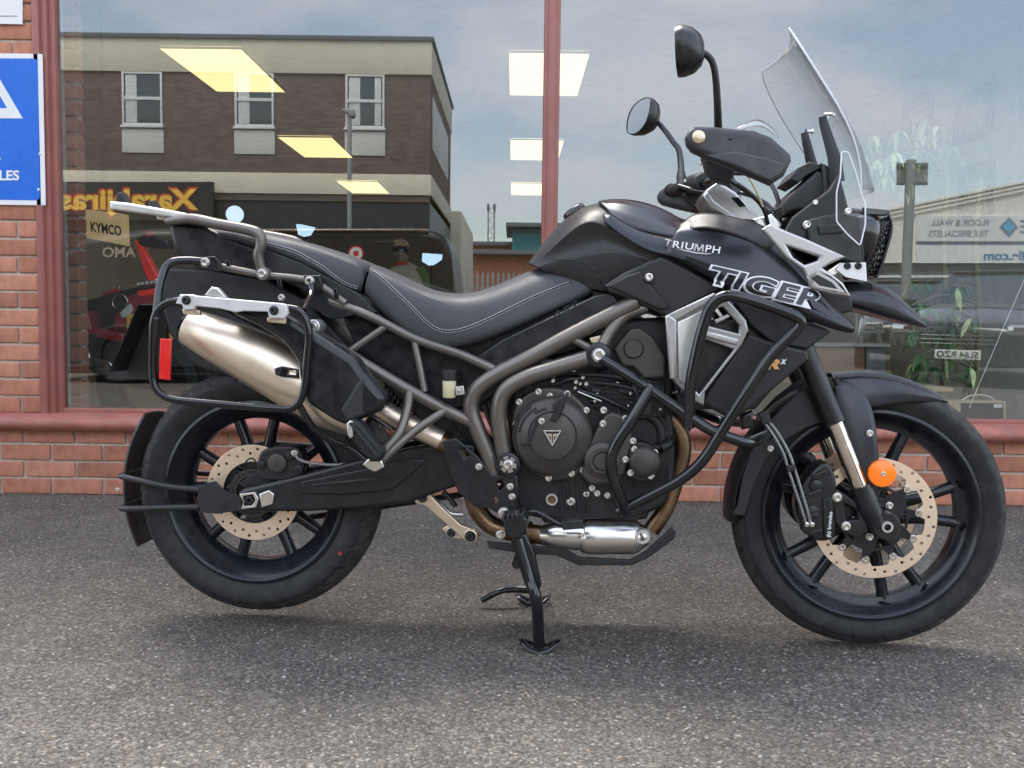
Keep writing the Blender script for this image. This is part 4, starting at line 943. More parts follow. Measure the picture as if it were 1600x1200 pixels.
plate('side_cover', [(944, 446), (975, 426), (1012, 408), (1034, 400), (1075, 420), (1118, 444), (1124, 454), (1104, 464), (1044, 496), (1030, 490), (985, 468), (950, 456)], .178, .03, 'tank_matt', bike, bev=.008, gx=.05, mirror=True, res=3)
plate('side_cover_facet', [(950, 447), (980, 430), (1000, 424), (1012, 440), (1048, 482), (1030, 484), (988, 464)], .184, .012, 'tank_matt', bike, bev=.005, gx=.05)
blathe('cover_boss', 1013, 434, disc_prof(.013, .17, .1885, .003), 'black_plastic', bike, seg=22); bolt(1014, 433, .189, .0072, bike)
plate('seat_trim', [(742, 560), (786, 530), (880, 486), (930, 462), (956, 458), (966, 472), (870, 524), (780, 574)], .152, .30, 'black_satin', bike, bev=.004)
btext('seat_lettering', 'ABS', (860, 503), (40, -21), (3, -14), .1515, 'graphite_paint', bike, off=.02)
duct = plate('air_duct', [(1041, 494), (1118, 458), (1140, 470), (1166, 500), (1170, 516), (1160, 538), (1102, 612), (1100, 634), (1086, 628), (1062, 606), (1047, 590)], .212, .020, 'silver_paint', bike, bev=.005, gx=.12, holes=[[(1106, 486), (1130, 479), (1156, 508), (1154, 521), (1100, 507)], [(1096, 528), (1147, 546), (1093, 616), (1079, 602), (1086, 562)]], mirror=True, res=3)
plate('duct_lip', [(1039, 494), (1046, 491), (1058, 500), (1056, 594), (1047, 592)], .222, .016, 'silver_paint', duct, bev=.005, res=3)
plate('duct_lip', [(1040, 493), (1116, 457), (1124, 464), (1058, 500)], .222, .014, 'silver_paint', duct, bev=.004, res=3, gx=.1)
plate('duct_slope', [(1058, 503), (1102, 482), (1096, 506), (1092, 530), (1080, 580), (1076, 604), (1060, 594)], .214, .012, 'alloy', duct, bev=.004, gx=-.10)
plate('duct_vane', [(1096, 513), (1156, 529), (1152, 541), (1094, 525)], .222, .014, 'silver_paint', duct, bev=.006)
plate('duct_vane', [(1116, 500), (1138, 490), (1142, 495), (1119, 506)], .21, .01, 'silver_paint', duct, bev=.003)
plate('radiator_cowl', [(1124, 456), (1200, 478), (1290, 512), (1300, 518), (1262, 546), (1206, 536), (1172, 508), (1146, 470)], .196, .03, 'black_plastic', bike, bev=.006, mirror=True)
lc = plate('lower_cowl', [(1170, 520), (1206, 534), (1262, 548), (1264, 562), (1176, 636), (1146, 658), (1096, 630), (1106, 612)], .200, .04, 'black_plastic', bike, bev=.008, mirror=True, gz=.04)
btext('model_lettering', 'R', (1196, 577), (22, 0), (4, -15.5), .2035, 'gold_print', lc, off=.06, shear=.2)
btext('model_lettering', 'X', (1182, 577), (14, 0), (4, -15.5), .2035, 'gold_print', lc, off=.05, shear=.2)
btext('model_lettering', 'x', (1219, 569), (9.5, 0), (1, -7.5), .2035, 'white_paint', lc, off=.05, shear=.2)
# lettering on the fairing
BV_S = bvh_of(shroud); BV_K = bvh_of(tank)
mo, mex, mey = (1037, 384), (86, 13), (2.5, -11)
def mpt(x, y): return (mo[0]+mex[0]*x+mey[0]*y, mo[1]+mex[1]*x+mey[1]*y)
btext('maker_lettering', 'TRIU', mo, (mex[0]*.525, mex[1]*.525), mey, .20, 'white_paint', shroud, off=.012, bvh=BV_S, lift=.0052, space=1.12)
btext('maker_lettering', 'PH', mpt(.745, 0), (mex[0]*.255, mex[1]*.255), mey, .20, 'white_paint', shroud, off=.012, bvh=BV_S, lift=.0052, space=1.12)
o = plate('maker_lettering', [mpt(.545+.175*x, y) for x, y in ((0, 0), (.06, 1), (.26, 1), (.5, .35), (.74, 1), (.94, 1), (1, 0), (.84, 0), (.80, .66), (.57, 0), (.43, 0), (.20, .66), (.16, 0))], .205, .001, 'white_paint', shroud, bev=.0001)
refine(o.data, .01); drape(o.data, BV_S, .21, .0052); finish(o.data)
sw_ = [(1060, 388), (1072, 392), (1088, 396), (1104, 397.5), (1114, 396), (1104, 395.4), (1088, 393.5), (1074, 390)]
o = plate('maker_swoosh', sw_, .21, .001, 'white_paint', shroud, bev=.0002); refine(o.data, .01); drape(o.data, BV_S, .21, .0052); finish(o.data)
btext('model_lettering', 'TIGER', (1102, 444), (185, 44), (10, -33), .245, 'white_paint', shroud, off=.070, shear=.12, bvh=BV_S, lift=.0058)
btext('model_lettering', 'TIGER', (1106.2, 441.2), (176.5, 43), (9.2, -27.6), .2455, 'graphite_paint', shroud, off=.022, shear=.12, bvh=BV_S, lift=.0078)
def seam(path, bvh, parent, r=.0011, mat='black_gloss'):
    Q = []
    for p in catmull([B(x, y, .16) for x, y in path], 10):
        h = bvh.ray_cast(Vector((p.x, -.6, p.z)), Vector((0, 1, 0)))
        if h[0] is not None: Q.append(h[0]+Vector((0, -.0003, 0)))
    if len(Q) > 3: sweep('panel_gap', Q, r, mat, parent, 6)
seam([(850, 399), (872, 403), (896, 404), (916, 396), (936, 389), (958, 389), (985, 398), (1010, 407)], BV_K, tank)
seam([(896, 404), (916, 410), (932, 424), (940, 444)], BV_K, tank)
seam([(912, 340), (922, 356), (936, 376), (938, 388)], BV_K, tank, .0007, 'tank_matt')
seam([(1090, 362), (1130, 366), (1176, 382), (1214, 408), (1244, 438)], BV_S, shroud, .0010)
seam([(1042, 396), (1086, 410), (1130, 432), (1180, 452), (1240, 474), (1290, 496)], BV_S, shroud, .0009)
for k in range(7):   # cooling fins on the cylinder block
    plate('fin', [(905+3*k, 590+7*k), (1036-2*k, 588+9*k), (1036-2*k, 590.5+9*k), (905+3*k, 592.5+7*k)], .152, .03, 'engine_dark', bike, bev=.0008)
# silver fly trim, lamp bracket, beak
trim = plate('silver_trim', [(1190, 358), (1204, 350), (1232, 362), (1262, 374), (1322, 401), (1300, 411), (1286, 419), (1300, 428), (1318, 442), (1331, 464), (1300, 459), (1267, 450), (1255, 421), (1228, 402), (1206, 376)], .236, .022, 'silver_paint', bike, bev=.005, gx=.05, holes=[[(1229, 383), (1281, 401), (1278, 407), (1258, 414), (1240, 402)], [(1266, 433), (1277, 427), (1300, 440), (1311, 452), (1280, 446)]], mirror=True, res=3)
plate('trim_hole_shade', [(1268, 434), (1278, 429), (1300, 441), (1310, 452), (1281, 446)], .2395, .006, 'black_plastic', trim, bev=.001)  # dark plate stands in for the shade inside the lower trim hole
br = plate('lamp_bracket', [(1312, 411), (1353, 410), (1355, 440), (1322, 433), (1307, 421)], .225, .006, 'sign_white', bike, bev=.001, mirror=True)
bolt(1324, 415.5, .2255, .0062, br, mat='engine_dark'); bolt(1341, 415.5, .2255, .0062, br, mat='engine_dark')
plate('lamp_arm', [(1294, 424), (1314, 410), (1318, 418), (1306, 430), (1296, 432)], .215, .014, 'alloy', bike, bev=.003)
bk = [
 [(1322, 438, 0), (1350, 436, 0), (1380, 443, 0), (1408, 462, 0), (1432, 488, 0), (1449, 509, 0)],
 [(1324, 444, .05), (1354, 443, .05), (1386, 452, .046), (1412, 470, .038), (1434, 492, .024), (1449, 509, .006)],
 [(1326, 456, .09), (1360, 456, .088), (1396, 466, .075), (1420, 486, .055), (1436, 498, .032), (1449, 510, .008)],
 [(1328, 474, .10), (1360, 482, .098), (1394, 492, .082), (1420, 500, .058), (1436, 506, .034), (1448, 511, .009)],
 [(1326, 482, .07), (1360, 490, .07), (1394, 500, .055), (1420, 507, .04), (1436, 510, .02), (1448, 512, .006)],
 [(1324, 484, 0), (1360, 494, 0), (1394, 503, 0), (1420, 509, 0), (1436, 512, 0), (1448, 512.5, 0)]]
grid('beak', bk, 'graphite_paint', bike, sub=2, both=True, crease=(2,), cw=.8)
plate('beak_support', [(1268, 448), (1330, 462), (1334, 486), (1310, 492), (1290, 470)], .12, .24, 'black_plastic', bike, bev=.006)
# ---- cockpit
head = grid('headlight_shell', [
 [(1262, 352, 0), (1300, 318, 0), (1345, 322, 0), (1384, 330, 0), (1390, 350, 0), (1376, 400, 0), (1350, 434, 0)],
 [(1262, 356, .09), (1302, 326, .09), (1346, 328, .09), (1378, 334, .08), (1384, 354, .08), (1370, 402, .07), (1346, 434, .06)],
 [(1262, 366, .125), (1304, 346, .13), (1346, 344, .125), (1366, 346, .115), (1372, 366, .11), (1360, 406, .10), (1342, 432, .08)],
 [(1262, 384, .125), (1306, 384, .13), (1340, 384, .12), (1352, 386, .11), (1354, 396, .10), (1348, 416, .09), (1338, 432, .07)],
 [(1266, 398, .09), (1306, 410, .09), (1332, 418, .08), (1340, 420, .07), (1342, 424, .06), (1340, 430, .05), (1336, 436, .04)]], 'black_gloss', bike, sub=2, both=True, thick=.004)
plate('fairing_bracket', [(1222, 372), (1240, 338), (1296, 296), (1312, 270), (1328, 330), (1330, 398), (1290, 398), (1252, 384)], .155, .03, 'black_plastic', bike, bev=.006, mirror=True)
plate('fairing_panel', [(1262, 344), (1310, 330), (1346, 340), (1352, 414), (1300, 404), (1262, 384)], .168, .016, 'black_satin', bike, bev=.005, mirror=True)
plate('relay_box', [(1278, 352), (1318, 350), (1318, 364), (1280, 366)], .175, .02, 'black_plastic', bike, bev=.003)
bolt(1261, 351, .162, .0075, bike); bolt(1274, 316, .162, .0045, bike); bolt(1325, 330, .18, .006, bike)
# headlight guard lattice
gd = [B(1388, 336, .06), B(1393, 356, .06), B(1384, 392, .06), B(1371, 428, .055), B(1366, 432, .055)]
gdp = catmull(gd, 6)
def gpt(t, s):
    i = min(len(gdp)-1, max(0, int(t*(len(gdp)-1)))); p = gdp[i]; hw_ = .062
    return Vector((p.x+.012*(1-(s*s)), -s*hw_, p.z))
gr = sweep('headlight_guard', [gpt(t/16, 1) for t in range(17)]+[gpt(1, 1-k*.25) for k in range(1, 8)]+[gpt(t/16, -1) for t in range(16, -1, -1)]+[gpt(0, -1+k*.25) for k in range(1, 8)], .0038, 'black_gloss', bike, 8, closed=True)
for k in range(-4, 13):
    a = [gpt(min(1, max(0, (k+q)/9)), -1+2*q/8) for q in range(9) if 0 <= (k+q)/9 <= 1]
    if len(a) > 1: sweep('guard_bar', a, .0022, 'black_gloss', gr, 6)
    a = [gpt(min(1, max(0, (k+q)/9)), 1-2*q/8) for q in range(9) if 0 <= (k+q)/9 <= 1]
    if len(a) > 1: sweep('guard_bar', a, .0022, 'black_gloss', gr, 6)
plate('guard_arm', [(1348, 324), (1388, 328), (1392, 332), (1384, 337), (1350, 336)], .09, .012, 'black_gloss', bike, bev=.003, mirror=True)
# dash
dash = plate('instrument_panel', [(1222, 322), (1232, 306), (1278, 266), (1300, 276), (1296, 300), (1262, 328), (1240, 330), (1226, 336)], .09, .18, 'black_plastic', bike, bev=.008)
plate('instrument_panel_face', [(1230, 311), (1280, 268), (1284, 272), (1234, 316)], .078, .156, 'lamp_glass', dash, bev=.003)
plate('instrument_hood', [(1233, 280), (1246, 262), (1266, 252), (1284, 258), (1282, 264), (1262, 274), (1248, 286)], .085, .17, 'black_plastic', bike, bev=.004)
plate('cockpit_trim', [(1284, 254), (1302, 262), (1312, 300), (1296, 330), (1270, 340), (1288, 300)], .10, .2, 'black_plastic', bike, bev=.006)
# screen
E = [(1233, 44, .190), (1254, 76, .215), (1284, 124, .225), (1312, 170, .220), (1332, 212, .205), (1343, 254, .185), (1346, 296, .165)]
rows = []
for s in (1, .8, .5, .2, 0, -.2, -.5, -.8, -1):
    r_ = []
    for i, e in enumerate(E):
        p = B(*e); b_ = 1-abs(s)**2.2
        r_.append((p.x+(.030+.006*i)*b_, -e[2]*s, p.z+(.012*b_ if i else -.0)))
    rows.append(r_)
scr = grid('windscreen', rows, 'clear_screen', bike, sub=2, thick=.0035, local=True)
scr.data.materials[0] = MATS['clear_screen']
edge = [Vector(p) for p in rows[0]]; sweep('screen_edge', catmull(edge, 6), .0024, 'edge_glint', scr, 8)
edge2 = [Vector(rows[k][0]) for k in range(9)]; sweep('screen_edge', catmull(edge2, 4), .0019, 'edge_glint', scr, 8)
edge3 = [Vector(p) for p in rows[-1]]; sweep('screen_edge', catmull(edge3, 6), .0017, 'edge_glint', scr, 8)
for s in (1, -1):
    pp_ = [B(1285, 182, .10), B(1288, 196, .10), B(1296, 222, .105), B(1304, 250, .11), B(1308, 284, .11)]
    pp_ = [Vector((p.x, p.y*s, p.z)) for p in pp_]
    sweep('screen_arm', catmull(pp_, 5), [.009, .011, .013, .016, .018], 'black_plastic', bike, 10, flat=((0, 1, 0), .5))
    k = B(1301, 178, .108); a0 = Vector((pp_[0].x+.004, pp_[0].y, pp_[0].z+.004)); k = Vector((k.x, k.y*s, k.z))
    sweep('screen_clamp', [a0, a0.lerp(k, .45), a0.lerp(k, .8), k], [.0055, .004, .0045, .0065], 'chrome', bike, 10)
dfl = plate('wind_deflector', [(1315, 237), (1325, 237), (1336, 266), (1346, 302), (1352, 318), (1352, 352), (1344, 384), (1324, 366), (1307, 346), (1307, 300), (1313, 276)], .205, .003, 'clear_screen', bike, bev=.0006, mirror=True)
dp = [B(x, y, .205) for x, y in ((1315, 237), (1325, 237), (1336, 266), (1346, 302), (1352, 318), (1352, 352), (1344, 384), (1324, 366), (1307, 346), (1307, 300), (1313, 276))]
sweep('deflector_edge', fillet(dp, .006, 3, True), .0017, 'edge_glint', dfl, 6, closed=True)
# yoke, bars, controls
plate('top_yoke', [(1098, 304), (1104, 296), (1122, 284), (1134, 290), (1150, 300), (1172, 324), (1186, 340), (1180, 346), (1152, 346), (1128, 334), (1106, 316)], .085, .17, 'silver_paint', bike, bev=.006, res=3)
plate('yoke_step', [(1098, 306), (1106, 300), (1116, 314), (1150, 338), (1160, 346), (1140, 342), (1112, 326)], .100, .2, 'silver_paint', bike, bev=.004)
plate('yoke_slot', [(1142, 308), (1154, 308), (1166, 322), (1156, 324)], .0865, .003, 'black_gloss', bike, bev=.001)
sweep('steering_stem', [B(1150, 330, 0), B(1205, 470, 0)], .03, 'black_satin', bike, 20)
BT('bar_riser', [(1146, 304, .045), (1136, 282, .045), (1130, 268, .045)], [.02, .018, .016], 'black_satin', bike, 14, mirror=True)
bar_r = [Vector((B(1132, 268, .045).x, -.0, B(1132, 268, .045).z)), B(1132, 268, .05), B(1126, 262, .12), B(1114, 246, .24), B(1100, 225, .36), B(1094, 214, .42)]
sweep('handlebar', catmull(bar_r, 5), .0115, 'black_gloss', bike, 12)
sweep('handlebar', catmull([Vector((p.x, -p.y, p.z)) for p in bar_r], 5), .0115, 'black_gloss', bike, 12)
for s in (1, -1):
    a, b_ = B(1109, 240, .28), B(1095, 216, .41); a = Vector((a.x, a.y*s, a.z)); b_ = Vector((b_.x, b_.y*s, b_.z))
    gp = sweep('hand_grip', [a, a.lerp(b_, .03), a.lerp(b_, .97), b_], [.014, .0172, .0172, .014], 'rubber', bike, 18)
    sweep('bar_end', [b_, b_+(b_-a).normalized()*.018], [.019, .017], 'alloy' if s > 0 else 'black_gloss', gp, 18)
    c0, c1 = B(1120, 254, .16), B(1112, 243, .25); c0 = Vector((c0.x, c0.y*s, c0.z)); c1 = Vector((c1.x, c1.y*s, c1.z))
    sg = sweep('switch_housing', [c0, c0.lerp(c1, .15), c0.lerp(c1, .85), c1], [.020, .027, .027, .020], 'black_plastic', bike, 14)
    for dz in (.008, -.010): box('switch_button', c0.lerp(c1, .6)+Vector((-.027, -.0, dz)), (.006, .018, .009), 'bracket_alloy', sg, .002)
    lv = [c1+Vector((.03, 0, 0)), b_+Vector((.055, -.03*s, -.005)), b_+Vector((.05, 0, -.004))]
    sweep('brake_lever' if s > 0 else 'clutch_lever', catmull(lv, 5), [.007, .0065, .008], 'black_gloss', bike, 8)
    mb = c0.lerp(c1, .3)+Vector((.035, 0, .01))
    sweep('fluid_reservoir' if s > 0 else 'lever_perch', [mb, mb+Vector((.0, 0, .03))], [.02, .022], 'black_plastic', bike, 14)
# hand guards
guard = plate('hand_guard', [(1072, 212), (1077, 202), (1087, 196), (1120, 197), (1180, 203), (1206, 213), (1236, 240), (1238, 250), (1226, 274), (1206, 287), (1190, 280), (1150, 263), (1110, 247), (1082, 234), (1074, 224)], .440, .05, 'guard_plastic', bike, bev=.014, gx=-.55, mirror=True, res=4)
plate('guard_facet', [(1100, 242), (1150, 236), (1196, 246), (1228, 256), (1222, 272), (1204, 283), (1188, 277), (1150, 260)], .4395, .012, 'guard_plastic', guard, bev=.005, gx=-.55)
blathe('guard_screw', 1092, 213, [(0, .494), (.004, .494), (.0042, .492), (.0095, .4915), (.0125, .490), (.0135, .486), (.0135, .44)], 'link_bronze', guard, seg=28)
vis = [
 [(1146, 201, .43), (1164, 192, .415), (1184, 184, .40), (1200, 192, .38), (1216, 208, .35)],
 [(1150, 204, .43), (1168, 198, .425), (1188, 194, .41), (1204, 202, .39), (1220, 220, .36)]]
grid('guard_spoiler', vis, 'lamp_glass', guard, sub=1, thick=.003)
plate('guard_mount', [(1100, 240), (1140, 250), (1150, 270), (1140, 286), (1118, 280), (1104, 262)], .30, .06, 'black_plastic', bike, bev=.006, mirror=True)
# mirrors
def mirror_set(s):
    st = [B(1123, 252, .22), B(1122, 190, .30), B(1119, 130, .335), B(1114, 100, .345), B(1104, 86, .35), B(1088, 79, .36)]
    if s < 0: st = [B(1066, 296, -.22), B(1062, 240, -.30), B(1052, 222, -.32), B(1034, 198, -.34), B(1024, 189, -.35), B(1011, 181, -.36)]
    mirror_stalk = sweep('mirror_stalk', catmull(st, 6), [.0095, .0085, .0075, .007, .007, .0065], 'black_satin', bike, 12)
    sweep('stalk_boot', [st[0], st[0].lerp(st[1], .35), st[0].lerp(st[1], .5)], [.014, .0135, .010], 'rubber', mirror_stalk, 12)
    c = st[-1]+Vector((-.040 if s > 0 else -.028, 0, -.004))
    # glass faces the rider, behind and inward; shell bulges forward
    nrm = Vector((-.86, -.52*(-1 if s > 0 else 1), -.12 if s > 0 else .05)).normalized()
    if s < 0: nrm = Vector((-.90, -.42, .20)).normalized()
    else: nrm = Vector((-.985, .14, -.05)).normalized()
    up = Vector((0.12, 0, 1)); up = (up-nrm*up.dot(nrm)).normalized(); sd = nrm.cross(up)
    ol = [(-.080, .018), (-.060, .042), (-.02, .055), (.04, .058), (.075, .045), (.085, .012), (.078, -.024), (.045, -.046), (-.01, -.052), (-.055, -.042), (-.076, -.018)]
    ol = [(q.x, q.y) for q in catmull([Vector((a*.80, b_*.90, 0)) for a, b_ in ol], 4, True)]
    v = []; f = []; n_ = len(ol); lay = [(1., .0), (1.03, -.006), (1.02, -.016), (.90, -.034), (.62, -.050), (.30, -.056)]
    sgn = 1 if s > 0 else -1
    for k, d in lay:
        for a, b_ in ol: v.append(c+sd*a*k*sgn+up*b_*k+nrm*d)
    for i in range(len(lay)-1):
        for k in range(n_): f.append((i*n_+k, i*n_+(k+1) % n_, (i+1)*n_+(k+1) % n_, (i+1)*n_+k))
    f.append(tuple(range((len(lay)-1)*n_, len(lay)*n_)))
    sh_ = pyd('mirror_housing', v, f, 'black_satin', bike, 40)
    bm = bmesh.new(); bm.from_mesh(sh_.data); bmesh.ops.recalc_face_normals(bm, faces=bm.faces); bm.to_mesh(sh_.data); bm.free()
    gl = [c+sd*a*.965*sgn+up*b_*.965+nrm*-.002 for a, b_ in ol]
    g_ = pyd('mirror_glass', gl, [tuple(range(n_))], 'mirror_glass', sh_)
    if g_.data.polygons[0].normal.dot(nrm) < 0: g_.data.flip_normals()
mirror_set(1); mirror_set(-1)
# cables
for pts, r, m_ in (([(1110, 262, .2), (1145, 285, .16), (1180, 310, .12), (1205, 340, .10), (1210, 370, .09)], .0055, 'black_gloss'),
                   ([(1140, 280, .15), (1170, 300, .16), (1192, 325, .14), (1200, 350, .12)], .0048, 'black_gloss'),
                   ([(1165, 268, .2), (1180, 295, .18), (1190, 318, .15), (1196, 340, .12)], .0028, 'fluid'),
                   ([(1130, 270, -.1), (1190, 275, -.05), (1215, 310, 0), (1218, 360, .02)], .006, 'black_gloss'),
                   ([(1060, 290, -.2), (1100, 300, -.15), (1150, 300, -.1), (1200, 320, -.05), (1215, 360, 0)], .005, 'black_gloss')):
    BT('control_cable', pts, r, m_, bike, 8)
plate('fork_cap', [(1176, 342), (1206, 334), (1222, 350), (1218, 366), (1186, 358)], .115, .05, 'alloy', bike, bev=.006, mirror=True)
# ---- fork and front guard
def FK(name, pts, r, m, **k): return BT(name, pts, r, m, bike, 24, mirror=True, **k)
FK('fork_outer', [(1215, 440, .10), (1258, 552, .10), (1290, 628, .10), (1304, 660, .10)], [.027, .0265, .026, .0265], 'black_satin', n=3)
FK('fork_stanchion', [(1296, 640, .10), (1320, 702, .10), (1348, 772, .10)], .0205, 'stanchion', n=3)
FK('fork_lower', [(1344, 758, .10), (1356, 790, .10), (1372, 822, .10)], [.0265, .028, .024], 'black_satin', n=3)
for x, y in ((1387, 824),):
    c = B(1385, 822, .12); lathe('axle_clamp', [(.010, .122), (.030, .122), (.033, .118), (.033, .085)], (c.x, c.z), 'black_satin', bike, seg=30)
plate('caliper_mount', [(1300, 772), (1312, 768), (1350, 790), (1358, 830), (1340, 842), (1318, 832), (1304, 816)], .108, .03, 'black_satin', bike, bev=.004, holes=[[(1320, 786), (1338, 796), (1342, 812), (1322, 814)]])
fcal = plate('front_caliper', [(1250, 770), (1262, 746), (1284, 724), (1300, 730), (1308, 760), (1304, 800), (1306, 836), (1290, 846), (1268, 842), (1252, 820), (1246, 794)], .122, .075, 'black_satin', bike, bev=.008, sm=2)
for x, y in ((1276, 760), (1270, 800), (1264, 826)): blathe('caliper_piston', x, y, disc_prof(.016, .10, .129, .004), 'black_satin', fcal, seg=20)
btext('caliper_lettering', '(b) brembo', (1299, 840), (3.5, -40), (-7.5, -.8), .1312, 'white_paint', fcal, off=.02)
plate('caliper_face', [(1286, 780), (1300, 776), (1300, 838), (1288, 842)], .130, .012, 'black_satin', fcal, bev=.003)
for pts_ in ([(1256, 774), (1282, 764), (1284, 769), (1258, 780)], [(1252, 806), (1280, 802), (1280, 808), (1253, 812)], [(1262, 832), (1284, 826), (1286, 832), (1266, 838)], [(1268, 744), (1290, 734), (1293, 740), (1270, 751)]):
    plate('caliper_rib', pts_, .131, .012, 'black_gloss', fcal, bev=.002)
bolt(1308, 777, .124, .0088, fcal); bolt(1322, 822, .112, .0088, fcal)
mirrored(fcal)
for d in (0, 9):
    BT('brake_line', [(1178+d*.7, 645, .13), (1200+d, 668, .135), (1222+d, 704, .14), (1232+d*1.1, 734, .14), (1246+d, 776, .138), (1254+d*.9, 800, .136), (1260+d*.8, 820, .132)], .0036, 'braided_line', bike, 8)
    blathe('banjo_bolt', 1261+d*.9, 820, disc_prof(.006, .12, .138, .001), 'chrome', bike, seg=14)
plate('line_clip', [(1228, 728), (1242, 726), (1244, 736), (1230, 738)], .148, .014, 'black_plastic', bike, bev=.003)
plate('line_clip', [(1184, 646), (1200, 640), (1206, 660), (1192, 664)], .145, .012, 'black_plastic', bike, bev=.003)
fp = [(.331, -.072), (.338, -.066), (.346, -.04), (.349, 0), (.346, .04), (.338, .066), (.331, .072), (.331, .066), (.342, .038), (.345, 0), (.342, -.038), (.331, -.066)]
fg = lathe('front_mudguard', fp, FC, 'black_plastic', bike, seg=48, a0=103, a1=184, closed_prof=True)
skA = [(1288, 590), (1262, 604), (1230, 628), (1200, 660), (1176, 700), (1160, 745), (1152, 790), (1142, 804), (1164, 806), (1176, 764), (1196, 720), (1222, 690), (1262, 668), (1296, 656)]
plate('mudguard_skirt', skA, .080, .010, 'black_plastic', fg, bev=.003)
o = plate('mudguard_skirt', skA, .080, .010, 'black_plastic', fg, bev=.003); o.data.transform(Matrix.Scale(-1, 4, (0, 1, 0))); o.data.flip_normals()
fb = [
 [(1300, 582, 0), (1340, 577, 0), (1382, 580, 0), (1420, 590, 0), (1456, 606, 0), (1482, 626, 0)],
 [(1300, 586, .04), (1340, 581, .042), (1384, 585, .042), (1422, 595, .04), (1458, 611, .032), (1482, 627, .012)],
 [(1302, 594, .072), (1342, 588, .078), (1388, 594, .075), (1424, 605, .066), (1458, 617, .048), (1482, 628, .016)],
 [(1306, 612, .085), (1346, 612, .088), (1388, 614, .082), (1424, 618, .070), (1458, 623, .05), (1481, 629, .017)],
 [(1312, 630, .086), (1350, 640, .088), (1390, 632, .08), (1424, 628, .066), (1456, 628, .046), (1480, 630, .014)]]
grid('mudguard_nose', fb, 'graphite_paint', fg, sub=2, both=True, thick=.004, crease=(2,), cw=.7)
st = [
 [(1300, 596, .088), (1306, 640, .098), (1318, 700, .104), (1336, 752, .106), (1352, 778, .104)],
 [(1318, 592, .092), (1328, 636, .104), (1338, 696, .110), (1352, 748, .112), (1364, 776, .108)],
 [(1352, 610, .090), (1366, 646, .098), (1372, 690, .104), (1374, 744, .106), (1374, 770, .102)]]
grid('mudguard_strut', st, 'graphite_paint', fg, sub=2, thick=.005, mirror=True)
bolt(1359, 677, .108, .0066, fg); bolt(1204, 701, .083, .006, fg)
rf = blathe('orange_reflector', 1379.5, 740.5, [(0, .122), (.029, .122), (.0312, .1205), (.0318, .117), (.0318, .108)], 'orange_lens', bike, seg=44)
bolt(1380, 740.5, .122, .0048, rf)
# little red paint ring on the rear tyre
c = B(531, 865, .079); lathe('paint_mark', [(.0022, .0775), (.0024, .0785), (.0048, .0785), (.005, .0775)], (c.x, c.z), 'red_mark', rear_w, seg=14)
plate('tool_tube', [(1156, 650), (1176, 642), (1178, 668), (1160, 672)], .16, .03, 'black_satin', bike, bev=.006)

# wiring and small hoses around the engine and under the seat
rw_ = random.Random(21)
for i in range(26):
    x, y = rw_.uniform(820, 1040), rw_.uniform(560, 640)
    if i > 16: x, y = rw_.uniform(1020, 1060), rw_.uniform(610, 760)
    w_ = rw_.uniform(.13, .165); dx, dy = rw_.uniform(-45, 45), rw_.uniform(-18, 18)
    BT('wiring', [(x, y, w_-.02), (x+dx*.4, y+dy+rw_.uniform(-6, 6), w_), (x+dx, y+dy, w_-.02)], rw_.uniform(.0018, .0042), rw_.choice(('black_gloss', 'black_plastic', 'engine_dark')), bike, 6)
for i in range(14):
    x, y = rw_.uniform(850, 1035), rw_.uniform(575, 640); bolt(x, y, .158, rw_.uniform(.002, .0035), bike, 'fastener')
for x, y, wd, ht in ((894, 506, 16, 10), (968, 604, 22, 12), (1004, 628, 16, 22), (926, 606, 14, 9), (842, 560, 22, 10)):
    plate('connector', [(x, y), (x+wd, y+2), (x+wd-2, y+ht), (x-2, y+ht-2)], .160, .02, 'black_plastic', bike, bev=.003)
plate('injector_clip', [(921, 528), (938, 524), (944, 532), (936, 537), (924, 536)], .165, .008, 'link_bronze', bike, bev=.002)
for (x, y) in ((352, 408), (432, 436), (520, 452)): plate('cable_tie', [(x, y), (x+6, y-3), (x+9, y+14), (x+3, y+16)], .165, .012, 'black_gloss', bike, bev=.002)
sweep('shock_spring', [Vector((B(600, 600, .03).x+.012*math.cos(k*.7)+.0016*k*.6, -.03+.028*math.sin(k*.7)*1., B(600, 600, .03).z-.0011*k+.028*math.cos(k*.7))) for k in range(90)], .005, 'black_gloss', bike, 8)
# ---------------------------------------------------------------- across the street (seen mirrored in the window)
M('render_cream', (.78, .73, .57), .85, var=.07, vscale=.8, dust=.25); M('brick_brown', (.17, .13, .115), .9, var=.2, vscale=5); M('upvc', (.80, .80, .78), .4, var=.03)
M('infill_panel', (.66, .65, .60), .6, var=.05, vscale=1.2); M('glass_dark', (.06, .08, .09), .06, spec=.9, var=.05); M('curtain', (.72, .74, .72), .9, var=.1, vscale=12, stretch=(8, 8, .4))
M('fascia_black', (.014, .014, .015), .4); M('letter_yellow', (1.0, .60, .07), .5); M('letter_red', (.55, .05, .02), .5); M('letter_tan', (.42, .36, .26), .6)
M('van_black', (.012, .012, .013), .35, rvar=.04, var=.05); M('rail_bronze', (.5, .42, .30), .3, metal=.7); M('galvanised', (.34, .36, .34), .5, metal=.4, var=.15)
M('brick_far', (.30, .11, .065), .9, var=.12, vscale=3); M('roof_grey', (.16, .17, .18), .8); M('teal_clad', (.05, .25, .27), .5); M('clad_white', (.86, .83, .74), .7, var=.05, vscale=.6)
M('panel_pale', (.78, .79, .76), .6, var=.04, vscale=.8); M('letter_grey', (.20, .26, .32), .6); M('letter_blue', (.05, .22, .38), .5); M('logo_blue', (.10, .42, .62), .4)
M('car_paint', (.020, .021, .024), .14, coat=.7, rvar=.03, var=.05); M('plate_white', (.75, .75, .72), .4)
